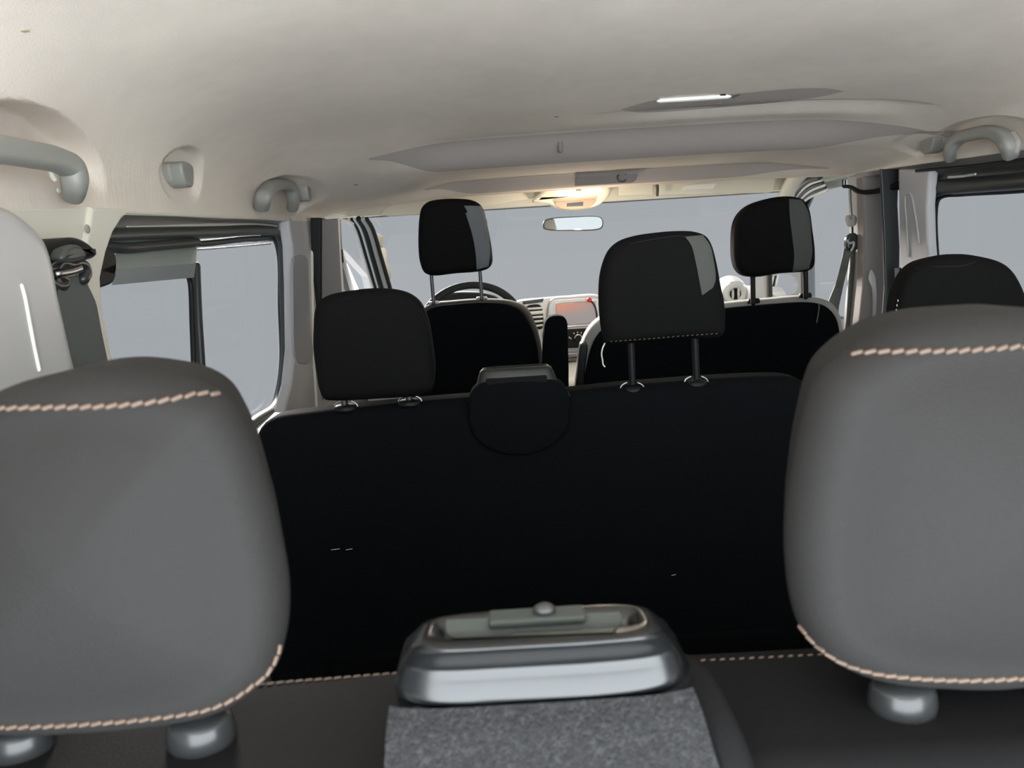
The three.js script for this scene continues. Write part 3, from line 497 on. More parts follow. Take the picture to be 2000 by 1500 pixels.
function seatBack(t, px, d, o, mat) { return part('backrest', pad(xy(px, d), -d, o), mat, t); }
{
  const t = thing('bench_seat', 'black double bench of the second row with a handle housing between its headrests', 'bench seat', V(0.03, 0, -1.35));
  seatBack(t, [[504, 870], [508, 845], [518, 826], [540, 812], [600, 803], [650, 797], [720, 790], [800, 783], [880, 776], [1010, 768], [1115, 761], [1200, 752], [1300, 744], [1400, 737], [1500, 733], [1540, 734], [1564, 742], [1578, 756], [1586, 790], [1590, 900], [1592, 1000], [1560, 1260], [1535, 1262], [1010, 1300], [560, 1322], [545, 1310], [520, 1000]], 1.33, { back: 0.035, front: 0.08, rb: 0.03, rf: 0.05, n: 240, crownB: 0.01, tilt: -0.06, y0: EYE - 0.25 }, M.seatBack);
  part('seat_cushion', box(-0.46, 0.50, 0.34, 0.48, -1.9, -1.36, 0.05), M.bench, t);
  part('seat_base', box(-0.42, 0.46, 0.0, 0.36, -1.8, -1.30, 0.02), M.black, t);
  part('hinge_cover', box(-0.36, 0.50, 0.375, 0.43, -1.31, -1.26, 0.015), M.seatBack, t);
  for (const [x, y] of [[676, 796], [801, 786], [1235, 760], [1360, 748]]) collar(x, y, 1.322, 0.043, M.black, t, { h: 0.3, depth: 0.9 });
  for (const [x, y] of [[676, 796], [801, 786], [1235, 760], [1360, 748]]) {  // bright edge of each collar's press button
    for (const s of [-1, 1]) part('guide_rim', tube([0, 0.35, 0.7, 1].map((k) => { const a = lerp(8, 62, k) * D2R; return AT(x + s * Math.cos(a) * 23, y - 1 - Math.sin(a) * 13, 1.312); }), 0.0013, { n: 20, m: 6 }), M.metal, t);
  }
  const q = (x, y, d) => AT(x, y, d).y;
  const e = EYE;
  part('handle_housing', tower([[-0.250, -0.082, 0.105, -1.29, -1.38, 4], [-0.240, -0.080, 0.102, -1.288, -1.38, 4], [-0.228, -0.068, 0.088, -1.286, -1.37, 4], [-0.214, -0.062, 0.079, -1.286, -1.36, 5], [-0.200, -0.058, 0.074, -1.287, -1.35, 5], [-0.190, -0.054, 0.070, -1.289, -1.34, 5], [-0.1855, -0.049, 0.064, -1.293, -1.335, 5], [-0.1845, -0.045, 0.060, -1.300, -1.33, 5], [-0.190, -0.043, 0.058, -1.305, -1.325, 5]].map((l) => [e + l[0], ...l.slice(1)]), 60), M.housingDark, t);
  part('handle_slot', box(-0.044, 0.060, e - 0.214, e - 0.199, -1.292, -1.2845, 0.003), M.bench, t);
  part('carpet_panel', pad(xy([[915, 800], [918, 770], [935, 752], [970, 742], [1012, 738], [1060, 740], [1095, 748], [1110, 768], [1114, 800], [1106, 840], [1080, 868], [1045, 884], [1010, 888], [970, 882], [935, 862], [918, 834]], 1.285), -1.285, { back: 0.004, front: 0.05, rb: 0.006, rf: 0.01, n: 80, crownB: 0.004, tilt: -0.06 }), M.seatBack, t);
  // stray bits of lint on the black back
  for (const [x, y, w] of [[682, 1073, 0.012], [655, 1073, 0.016], [1316, 1123, 0.008]]) part('lint', tube([AT(x - w * 500, y + 1, 1.265), AT(x, y, 1.262), AT(x + w * 500, y - 1, 1.265)], 0.0006, { n: 8, m: 5 }), M.threadPale, t);
}
{
  const t = thing('single_seat', 'black single seat of the second row, mostly hidden behind the right near headrest', 'seat', V(0.78, 0, -1.35));
  seatBack(t, [[1584, 800], [1586, 756], [1600, 742], [1640, 730], [1700, 722], [1876, 708], [2050, 700], [2110, 704], [2125, 730], [2130, 1000], [2100, 1200], [1876, 1230], [1620, 1250], [1598, 1000]], 1.34, { back: 0.03, front: 0.08, rb: 0.03, rf: 0.05, n: 140, tilt: -0.06, y0: EYE - 0.25 }, M.seatBack);
  part('seat_cushion', box(0.53, 0.98, 0.34, 0.48, -1.9, -1.36, 0.05), M.bench, t);
  part('seat_base', box(0.56, 0.95, 0.0, 0.36, -1.8, -1.34, 0.02), M.black, t);
  for (const [x, y] of [[1824, 728], [1940, 718]]) collar(x, y, 1.33, 0.043, M.black, t);
}

// front row
const frontO = { edge: 0.006, back: 0.03, front: 0.06, rb: 0.025, rf: 0.04, crownB: 0.003, n: 120, tilt: -0.03 };
const [hrF, padF] = headrest('headrest', 'driver headrest with a painted light strip on its right side, raised on two posts', 'front headrests',
  [[817, 470], [819, 425], [824, 405], [836, 394], [860, 389], [900, 388], [925, 392], [940, 402], [948, 425], [956, 460], [961, 492], [961, 514], [954, 524], [935, 530], [890, 534], [845, 538], [829, 532], [821, 514], [818, 495]], 2.3, frontO, [[842, 530, 847, 592, 2.3, 0.0055], [937, 522, 941, 584, 2.3, 0.0055]], { pad: M.headDark, post: M.darkMetal });
part('ghost_strip', patch(padF, [[909, 416], [917, 440], [924, 465], [929, 495], [931, 526]], [[944, 411], [951, 440], [955, 465], [957, 495], [954, 520]]), M.ghostMesh, hrF, 'grey strip painted for the ghost of a lit area');
part('side_panel', patch(padF, [[906, 402], [912, 412], [918, 438]], [[938, 403], [945, 412], [951, 438]], 0.002), M.greyFabric, hrF, 'upper end of the painted light strip').material = M.ghostMesh;
const [hrG, padG] = headrest('headrest', 'front passenger headrest with a painted light strip over its right third', 'front headrests',
  [[1432, 480], [1435, 440], [1443, 420], [1461, 402], [1491, 390], [1522, 384], [1550, 384], [1570, 391], [1580, 409], [1586, 450], [1590, 490], [1588, 519], [1579, 528], [1522, 534], [1472, 541], [1450, 537], [1438, 524], [1433, 505]], 2.3, frontO, [[1470, 535, 1471, 592, 2.3, 0.0075], [1573, 525, 1574, 580, 2.3, 0.0075]], { pad: M.headDark, post: M.black });
part('ghost_strip', patch(padG, [[1541, 389], [1542, 420], [1548, 470], [1551, 500], [1548, 531]], [[1566, 391], [1579, 416], [1584, 460], [1586, 495], [1580, 524]]), M.ghostStrip, hrG, 'light grey strip painted for the ghost of a lit area');

{
  const t = thing('driver_seat', 'driver seat with dark back and folded-up armrest at its right side', 'seat', V(-0.1, 0, -2.35));
  const ol = [[805, 720], [815, 625], [828, 601], [845, 592], [880, 588], [940, 584], [1000, 588], [1028, 600], [1045, 630], [1056, 668], [1061, 710], [1066, 800], [1060, 900], [800, 910]];
  seatBack(t, ol, 2.36, { back: 0.03, front: 0.09, rb: 0.03, rf: 0.05, n: 140, tilt: -0.05, y0: EYE - 0.15 }, M.seatTop);
  const inner = [[812, 725], [822, 630], [835, 606], [852, 598], [885, 594], [940, 590], [992, 594], [1018, 606], [1036, 634], [1048, 672], [1053, 712], [1058, 800], [1052, 890], [808, 900]];
  part('back_panel', pad(xy(inner, 2.34), -2.34, { back: 0.022, front: 0.02, rb: 0.012, rf: 0.01, n: 120, tilt: -0.05, y0: EYE - 0.15 }), M.seatBack, t);
  part('seat_cushion', box(-0.36, 0.1, 0.32, 0.48, -2.9, -2.36, 0.05), M.greyFabric, t);
  part('seat_base', box(-0.32, 0.06, 0.0, 0.34, -2.85, -2.36, 0.02), M.black, t);
  for (const [x, y] of [[848, 591], [941, 582]]) collar(x, y, 2.32, 0.034, M.silver, t, { h: 0.3 });
  part('armrest', pad(xy([[1061, 800], [1060, 700], [1062, 650], [1065, 628], [1074, 618], [1098, 617], [1106, 625], [1108, 660], [1110, 740], [1106, 805]], 2.2), -2.2, { back: 0.02, front: 0.05, rb: 0.008, rf: 0.012, n: 90 }), M.seatBack, t);
}
{
  const t = thing('passenger_bench', 'wide front passenger seat, pale fabric round a dark back panel', 'bench seat', V(0.6, 0, -2.36));
  const ol = [[1122, 780], [1126, 725], [1133, 682], [1142, 655], [1156, 634], [1180, 616], [1230, 605], [1330, 601], [1425, 590], [1500, 583], [1570, 578], [1603, 583], [1622, 592], [1636, 614], [1642, 680], [1644, 780], [1640, 900], [1120, 930]];
  seatBack(t, ol, 2.38, { back: 0.03, front: 0.09, rb: 0.025, rf: 0.05, n: 200, tilt: -0.05, y0: EYE - 0.15 }, M.greyFabric);
  const inner = [[1139, 780], [1142, 730], [1150, 692], [1160, 665], [1174, 645], [1200, 630], [1250, 617], [1340, 610], [1430, 600], [1500, 594], [1570, 590], [1602, 594], [1620, 606], [1632, 626], [1639, 690], [1640, 780], [1636, 895], [1136, 920]];
  part('back_panel', pad(xy(inner, 2.345), -2.345, { back: 0.014, front: 0.02, rb: 0.01, rf: 0.01, n: 160, tilt: -0.05, y0: EYE - 0.15 }), M.seatBack, t);
  part('lower_side_trim', pad(xy([[1124, 790], [1127, 725], [1136, 668], [1146, 670], [1142, 725], [1138, 800]], 2.345), -2.345, { back: 0.012, front: 0.03, rb: 0.005, rf: 0.005, n: 60 }), M.housing, t);
  part('seat_cushion', box(0.40, 1.02, 0.32, 0.48, -2.8, -2.4, 0.05), M.greyFabric, t);
  part('seat_base', box(0.42, 0.98, 0.0, 0.34, -2.78, -2.4, 0.02), M.black, t);
  for (const [x, y] of [[1472, 587], [1573, 576]]) collar(x, y, 2.32, 0.038, M.black, t, { h: 0.42 });
  part('strap_edge', tube([AT(1600, 596, 2.318), AT(1598, 612, 2.318), AT(1595, 630, 2.318)], 0.003), M.housing, t);
}

// ---------------------------------------------------------------- headliner fittings
{
  const hx = spot.big.x + 0.035, P = (x, y) => SIDE(x, y, hx);
  const h = thing('grab_handle', 'large pale grab handle on the headliner, at the left edge of the photo', 'grab handle', P(70, 330), 'grab handles');
  part('grip', limb([[P(-150, 400), 0.016, 0.016], [P(-130, 330), 0.016, 0.016], [P(-60, 288), 0.014, 0.015], [P(0, 292), 0.014, 0.015], [P(60, 302), 0.014, 0.015], [P(115, 314), 0.014, 0.015], [P(140, 330), 0.0155, 0.016], [P(146, 355), 0.015, 0.016], [SIDE(140, 384, hx - 0.02), 0.0135, 0.015]], V(1, 0, 0), { n: 90 }), M.handle, h);
  part('screw_cap', new THREE.SphereGeometry(0.004, 14, 10).scale(0.5, 1, 1).translate(...SIDE(114, 372, hx + 0.012).toArray()), M.linerPlastic, h);
  part('hinge', tube([SIDE(97, 328, hx - 0.012), SIDE(101, 342, hx - 0.012), SIDE(106, 350, hx - 0.012)], 0.003), M.cream, h);
}
{
  const hx = spot.small.x + 0.024, Q = (x, y) => SIDE(x, y, hx);
  const h = thing('grab_handle', 'small arched pale handle above the left window, beside two hooks', 'grab handle', Q(550, 385), 'grab handles');
  part('grip', limb([[SIDE(510, 410, hx - 0.022), 0.017, 0.011], [Q(515, 385), 0.018, 0.013], [Q(528, 366), 0.018, 0.014], [Q(548, 360), 0.018, 0.014], [Q(566, 367), 0.018, 0.013], [Q(573, 388), 0.016, 0.011], [SIDE(570, 412, hx - 0.022), 0.014, 0.010]], V(1, 0, 0), { n: 70 }), M.handle, h);
}
{
  const hx = spot.right.x - 0.03, Q = (x, y) => SIDE(x, y, hx);
  const h = thing('grab_handle', 'pale grab handle above the right sliding door window', 'grab handle', Q(1912, 290), 'grab handles');
  part('grip', limb([[SIDE(1857, 314, hx + 0.025), 0.012, 0.010], [Q(1856, 292), 0.014, 0.013], [Q(1870, 272), 0.014, 0.014], [Q(1900, 262), 0.014, 0.014], [Q(1935, 258), 0.014, 0.014], [Q(1958, 268), 0.016, 0.016], [Q(1970, 285), 0.017, 0.017], [SIDE(1974, 304, hx + 0.02), 0.016, 0.016]], V(1, 0, 0), { n: 80 }), M.handle, h);
  part('hinge', tube([SIDE(1978, 262, hx + 0.01), SIDE(1987, 278, hx + 0.01), SIDE(1984, 294, hx + 0.01)], 0.008), M.linerPlastic, h);
}
function hook(x, y, X, w, hh, label) {
  const c = SIDE(x, y, X), way = Math.sign(-X + CX), t = thing('coat_hook', label, 'coat hook', c, 'coat hooks');
  const pts = [[-w, hh * 0.9], [-w * 0.95, -hh * 0.3], [-w * 0.55, -hh], [w * 0.55, -hh], [w * 0.9, -hh * 0.3], [w, hh * 0.9]].map(([a, b]) => V(0, c.y + b, c.z + a * (way > 0 ? -1 : 1)));
  part('hook_plate', sidePad(pts, X, way, { back: 0.012, front: 0.02, rb: 0.005, rf: 0.004, n: 60 }), M.handle, t);
  part('hook_base', sidePad(pts.map((p) => V(0, c.y + (p.y - c.y) * 0.9 + 0.002, c.z + (p.z - c.z) * 1.15)), X - way * 0.02, way, { back: 0.012, front: 0.01, rb: 0.004, rf: 0.004, n: 60 }), M.linerPlastic, t);
}
hook(356, 342, spot.hook1.x + 0.004, 0.024, 0.019, 'folded pale coat hook in a domed hollow, between the two left handles');
hook(596, 378, spot.hook2.x + 0.004, 0.018, 0.018, 'coat hook right next to the small left handle');
hook(1818, 284, spot.hook3.x - 0.002, 0.030, 0.017, 'flat coat hook on the right, in front of the grab handle');

{
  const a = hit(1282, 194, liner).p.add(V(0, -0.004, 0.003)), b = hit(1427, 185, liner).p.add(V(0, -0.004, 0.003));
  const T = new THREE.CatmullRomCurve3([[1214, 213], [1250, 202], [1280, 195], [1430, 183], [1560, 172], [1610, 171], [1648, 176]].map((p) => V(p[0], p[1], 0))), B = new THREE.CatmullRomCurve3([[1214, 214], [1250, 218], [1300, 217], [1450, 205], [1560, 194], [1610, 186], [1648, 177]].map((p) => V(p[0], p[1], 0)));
  part('dish_shade', grid((u, v) => { const p = T.getPoint(u).lerp(B.getPoint(u), v), h = hit(p.x, p.y, liner), q = h.p.clone().addScaledVector(h.n.dot(V(0, -1, 0)) > 0 ? h.n : h.n.negate(), 0.0015); q.u = q.x; q.v = q.y; return q; }, 60, 8), M.shadedFelt, ceiling);  // shade inside the dish, painted as a darker overlay
  const t = thing('courtesy_lamp', 'thin bright strip lamp set in the dished headliner', 'lamp', a.clone().lerp(b, 0.5));
  part('lens', limb([[a, 0.006, 0.0042], [a.clone().lerp(b, 0.33), 0.008, 0.0046], [a.clone().lerp(b, 0.66), 0.008, 0.0046], [b, 0.006, 0.0042]], V(0, 0, 1)), M.lens, t);
  part('switch', box(b.x - 0.024, b.x - 0.012, b.y + 0.001, b.y + 0.009, b.z - 0.004, b.z + 0.007, 0.002), M.black, t);
  part('clip', tube([b.clone().add(V(0.004, -0.002, 0)), b.clone().add(V(0.018, 0.004, 0))], 0.002), M.darkMetal, t);
}
for (const [x, y, r] of [[44, 62, 0.004], [520, 232, 0.002], [461, 206, 0.0015]]) { const h = hit(x, y, liner); if (h) part('stain', new THREE.SphereGeometry(r, 12, 8).scale(2, 0.08, 0.9).translate(h.p.x, h.p.y, h.p.z), r > 0.003 ? std({ color: rgb(0.42, 0.36, 0.2) }) : M.cream, ceiling); }
{ // sockets and marks of the liner
  for (const [x, y, d, r, nm] of [[695, 361, 2.16, 0.0042, 'screw_hole'], [1087, 228, 1.86, 0.0036, 'scuff'], [1448, 279, 2.02, 0.0045, 'scuff']]) {
    const h = hit(x, y, liner); if (!h) continue; const g = new THREE.SphereGeometry(r, 12, 8).scale(1.6, 1, 0.25); const qn = new THREE.Quaternion().setFromUnitVectors(V(0, 0, 1), h.n); g.applyQuaternion(qn).translate(h.p.x, h.p.y, h.p.z); part(nm, g, nm === 'scuff' && y > 250 ? M.linerPlastic : M.brown, ceiling);
  }
  const h = hit(1094, 276, liner); if (h) part('belt_notch', box(h.p.x - 0.0055, h.p.x + 0.0055, h.p.y - 0.026, h.p.y + 0.026, h.p.z - 0.02, h.p.z + 0.002, 0.004), M.brown, ceiling);
  // flush socket cover with a round microphone on the front step
  const c = [[1122, 340], [1252, 329], [1244, 352], [1236, 357], [1122, 364]];
  const k = hit(1190, 347, liner);
  if (k) {
    const t = thing('microphone_cover', 'darker flush cover with a round microphone on the front step of the headliner', 'cover', k.p);
    const d = -k.p.z - 0.012;
    part('cover_plate', plate(xy([[1124, 341], [1250, 331], [1243, 351], [1236, 356], [1124, 363]], d), -d, 0.012, { bevel: 0.002 }), M.brown, t);
    part('microphone_ring', new THREE.TorusGeometry(0.013, 0.0022, 8, 30, 5.2).rotateZ(0.5).translate(...AT(1215, 346, d - 0.002).toArray()), M.housing, t);
  }
}
// sun visors, overhead console, mirror
{
  const visor = (px, label) => { const t = thing('sun_visor', label, 'sun visor', AT(px[0][0], px[0][1], 2.78), 'sun visors'); part('flap', plate(xy(px, 2.78), -2.78, 0.018, { bevel: 0.006 }), M.cream, t); return t; };
  visor([[742, 420], [752, 404], [790, 388], [950, 370], [1046, 362], [1044, 386], [960, 402], [880, 412], [800, 420], [760, 422]], 'cream sun visor behind the driver headrest, left of the overhead console');
  const r = visor([[1288, 350], [1520, 330], [1512, 374], [1500, 376], [1288, 381]], 'cream sun visor with a white printed label, above the passenger side');
  part('label', plate(xy([[1337, 362], [1399, 358], [1393, 369], [1329, 371]], 2.758), -2.758, 0.003, { bevel: 0.0008 }), M.paper, r, 'white warning label');
  const m = visor([[1208, 356], [1278, 350], [1276, 380], [1208, 382]], 'short cream visor section between console and passenger visor');
  const hg = AT(1284, 366, 2.75); part('hinge', tube([hg.clone().add(V(-0.004, 0.03, 0)), hg, hg.clone().add(V(-0.001, -0.026, 0))], 0.005), M.seal, r);
}
{
  const t = thing('overhead_console', 'pale overhead console with a lit reading lamp and small display, above the mirror', 'console', AT(1118, 385, 2.7));
  part('shell', pad(xy([[1040, 392], [1052, 380], [1068, 366], [1120, 362], [1180, 358], [1192, 368], [1188, 384], [1176, 396], [1160, 404], [1118, 409], [1088, 405], [1072, 398]], 2.74), -2.74, { back: 0.02, front: 0.06, rb: 0.015, rf: 0.01, n: 90 }), M.cream, t);
  part('reading_lamp', pad(xy([[1084, 376], [1092, 370], [1130, 367], [1172, 367], [1176, 371], [1168, 377], [1130, 381], [1092, 381]], 2.712), -2.712, { back: 0.008, front: 0.01, rb: 0.004, rf: 0.004, n: 60 }), M.lampGlow, t);
  part('lamp_switch', box(...(() => { const p = AT(1130, 370, 2.70); return [p.x - 0.009, p.x + 0.009, p.y - 0.005, p.y + 0.004, p.z - 0.004, p.z + 0.006]; })(), 0.002), M.brown, t);
  part('display_panel', pad(xy([[1083, 396], [1120, 392], [1164, 389], [1160, 398], [1150, 405], [1120, 408], [1092, 406]], 2.712), -2.712, { back: 0.008, front: 0.01, rb: 0.003, rf: 0.003, n: 60 }), std({ color: rgb(0.42, 0.30, 0.22), roughness: 0.5 }), t);
  part('display', plate(xy([[1107, 397], [1139, 394], [1139, 402], [1107, 404]], 2.703), -2.703, 0.006, { bevel: 0.001 }), M.gloss, t);
  const L = new THREE.PointLight(0xffe9cc, 0.025); L.position.copy(AT(1130, 462, 2.56)); L.shadow.radius = 1.5; L.castShadow = true; scene.add(L);
}
{
  const t = thing('rear_view_mirror', 'oblong rear-view mirror hanging below the overhead console', 'mirror', AT(1118, 437, 2.8));
  const ol = smooth2(xy([[1060, 438], [1064, 430], [1076, 426], [1120, 423], [1160, 422], [1174, 425], [1178, 434], [1176, 445], [1168, 449], [1118, 451], [1072, 450], [1062, 447]], 2.8), 64);
  const sh = pad(xy([[1060, 438], [1064, 430], [1076, 426], [1120, 423], [1160, 422], [1174, 425], [1178, 434], [1176, 445], [1168, 449], [1118, 451], [1072, 450], [1062, 447]], 2.8), -2.8, { back: 0.008, front: 0.03, rb: 0.006, rf: 0.015, n: 64 });
  part('shell', sh, M.seal, t);
  const c = AT(1118, 437, 2.8);
  const g = plate(ol.map(([x, y]) => [c.x + (x - c.x) * 0.95, c.y + (y - c.y) * 0.86]), 0, 0.002, { bevel: 0 });
  g.translate(-c.x, -c.y, 0).rotateX(0.02).rotateY(-0.09).translate(c.x, c.y, c.z + 0.0135);
  part('mirror_glass', g, M.mirror, t);
  part('stem', tube([c.clone().add(V(0.01, 0.0, -0.02)), c.clone().add(V(0.01, 0.01, -0.08)), c.clone().add(V(0.01, 0.022, -0.235))], 0.006), M.seal, t);
}
// ---------------------------------------------------------------- blind, seat belts
{
  const t = thing('window_blind', 'grey roller blind cassette with black end cap across the top of the left window', 'blind', SIDE(290, 520, -0.57));
  const sec = (x, ys, xs) => ys.map((y, i) => SIDE(x + (i > 1 ? 0 : 0), y, xs[i]));
  const XS = [-0.592, -0.548, -0.588, -0.604];
  const near = [SIDE(226, 490, XS[0]), SIDE(227, 526, XS[1]), SIDE(218, 557, XS[2]), SIDE(222, 545, XS[3])], far = [SIDE(385, 481, XS[0]), SIDE(383, 514, XS[1]), SIDE(379, 542, XS[2]), SIDE(380, 530, XS[3])];
  const prism = (A, B) => { const m = 1, r = []; const n = 2; for (let k = 0; k <= n; k++) r.push(A.map((p, i) => p.clone().lerp(B[i], k / n))); const g = skin(r).toNonIndexed(); g.computeVertexNormals(); return g; };
  part('cassette', prism(near, far), std({ color: rgb(0.30, 0.33, 0.31), roughness: 0.45 }), t);
  const cap = [[198, 483], [212, 482], [222, 489], [227, 505], [227, 530], [222, 550], [212, 557], [180, 561], [183, 535], [190, 502]].map(([x, y]) => SIDE(x, y, -0.56));
  part('end_cap', sidePad(cap, -0.575, 1, { back: 0.016, front: 0.02, rb: 0.004, rf: 0.004, n: 60 }), M.black, t);
  part('upper_rail', tube([SIDE(195, 480, -0.6), SIDE(230, 484, -0.585), SIDE(300, 480, -0.585), SIDE(384, 473, -0.59)], 0.0085), M.rubber, t);
}
{
  const t = thing('seat_belt', 'dark seat belt hanging from a capped anchor on the left rear pillar', 'seat belt', SIDE(125, 500, -0.53), 'seat belts');
  const S = (x, y, X = -0.52) => SIDE(x, y, X);
  part('anchor_cap', sidePad([S(82, 506), S(86, 488), S(96, 474), S(112, 465), S(130, 467), S(148, 478), S(158, 490), S(161, 502), S(146, 510), S(120, 514), S(98, 511)], -0.53, 1, { back: 0.032, front: 0.02, rb: 0.012, rf: 0.006, n: 80 }), M.black, t);
  part('cap_face', sidePad([S(112, 505, -0.50), S(116, 492, -0.50), S(128, 480, -0.50), S(146, 480, -0.50), S(157, 492, -0.50), S(160, 502, -0.50), S(146, 509, -0.50), S(124, 512, -0.50)], -0.505, 1, { back: 0.012, front: 0.005, rb: 0.005, rf: 0.003, n: 60 }), M.seal, t);
  part('guide_loop', tube([S(104, 512), S(92, 515), S(86, 525), S(90, 545), S(104, 558), S(122, 557), S(124, 548), S(112, 540), S(106, 526), S(114, 515), S(138, 518), S(150, 514), S(163, 520), S(167, 532), S(162, 545)], 0.0075, { n: 120, m: 12 }), M.gloss, t);
  part('loop_bar', tube([S(112, 535, -0.515), S(135, 531, -0.515), S(152, 525, -0.515)], 0.006), M.metal, t);
  const st = (pts, X, dz) => pts.map(([x0, y0, x1, y1]) => { const a = SIDE(x0, y0, X), b = SIDE(x1, y1, X - dz); return [a.clone().lerp(b, 0.5), b.clone().sub(a).multiplyScalar(0.5)]; });
  part('webbing', strip(st([[116, 530, 158, 524], [112, 552, 166, 548], [116, 600, 186, 592], [126, 660, 197, 650], [138, 730, 212, 720], [150, 790, 226, 780], [170, 1000, 246, 990], [180, 1200, 256, 1190]], -0.515, 0.01), 0.0012, 40), M.webbing, t);
  part('webbing', strip(st([[98, 556, 138, 548], [102, 590, 146, 580], [112, 650, 158, 640], [126, 730, 176, 720], [140, 790, 190, 780], [160, 1000, 210, 990], [170, 1200, 220, 1190]], -0.528, 0.012), 0.0012, 40), M.webbing, t);
}
{
  const d = 2.38, A = (x, y, k = d) => AT(x, y, k);
  const t = thing('seat_belt', 'front passenger seat belt with white-edged loop on the right pillar', 'seat belt', A(1663, 470), 'seat belts');
  part('guide_loop', pad(xy([[1650, 478], [1652, 464], [1660, 456], [1668, 455], [1675, 462], [1676, 478], [1670, 490], [1660, 491], [1652, 487]], d - 0.02), -(d - 0.02), { back: 0.012, front: 0.012, rb: 0.008, rf: 0.008, n: 50 }), M.gloss, t);
  part('loop_edge', tube([A(1653, 469, d - 0.04), A(1660, 475, d - 0.042), A(1667, 473, d - 0.042), A(1667, 481, d - 0.042), A(1663, 489, d - 0.04)], 0.0032), M.whitePanel, t);
  const st = (pts, k) => pts.map(([x0, y0, x1, y1]) => { const a = AT(x0, y0, k), b = AT(x1, y1, k + 0.01); return [a.clone().lerp(b, 0.5), b.clone().sub(a).multiplyScalar(0.5)]; });
  part('webbing', strip([...st([[1649, 484, 1662, 490], [1641, 520, 1655, 524]], d), ...st([[1630, 560, 1645, 566], [1618, 590, 1638, 600], [1600, 640, 1634, 660]], 2.53)], 0.0015, 30), M.webbing, t);
  part('webbing', strip(st([[1661, 488, 1673, 490], [1660, 520, 1672, 522], [1656, 570, 1671, 572], [1653, 620, 1668, 622], [1644, 690, 1662, 690]], d + 0.02), 0.0015, 30), M.webbing, t);
  part('height_adjuster', pad(xy([[1655, 434], [1654, 424], [1658, 420], [1660, 426], [1664, 420], [1670, 422], [1672, 432], [1668, 441], [1660, 442]], d), -d, { back: 0.01, front: 0.015, rb: 0.005, rf: 0.005, n: 40 }), M.linerPlastic, t);
  part('cord', tube([A(1661, 370), A(1662, 395), A(1664, 420)], 0.0022), M.seal, t);
  part('cord', tube([A(1665, 440), A(1665, 458)], 0.003), M.black, t);
}
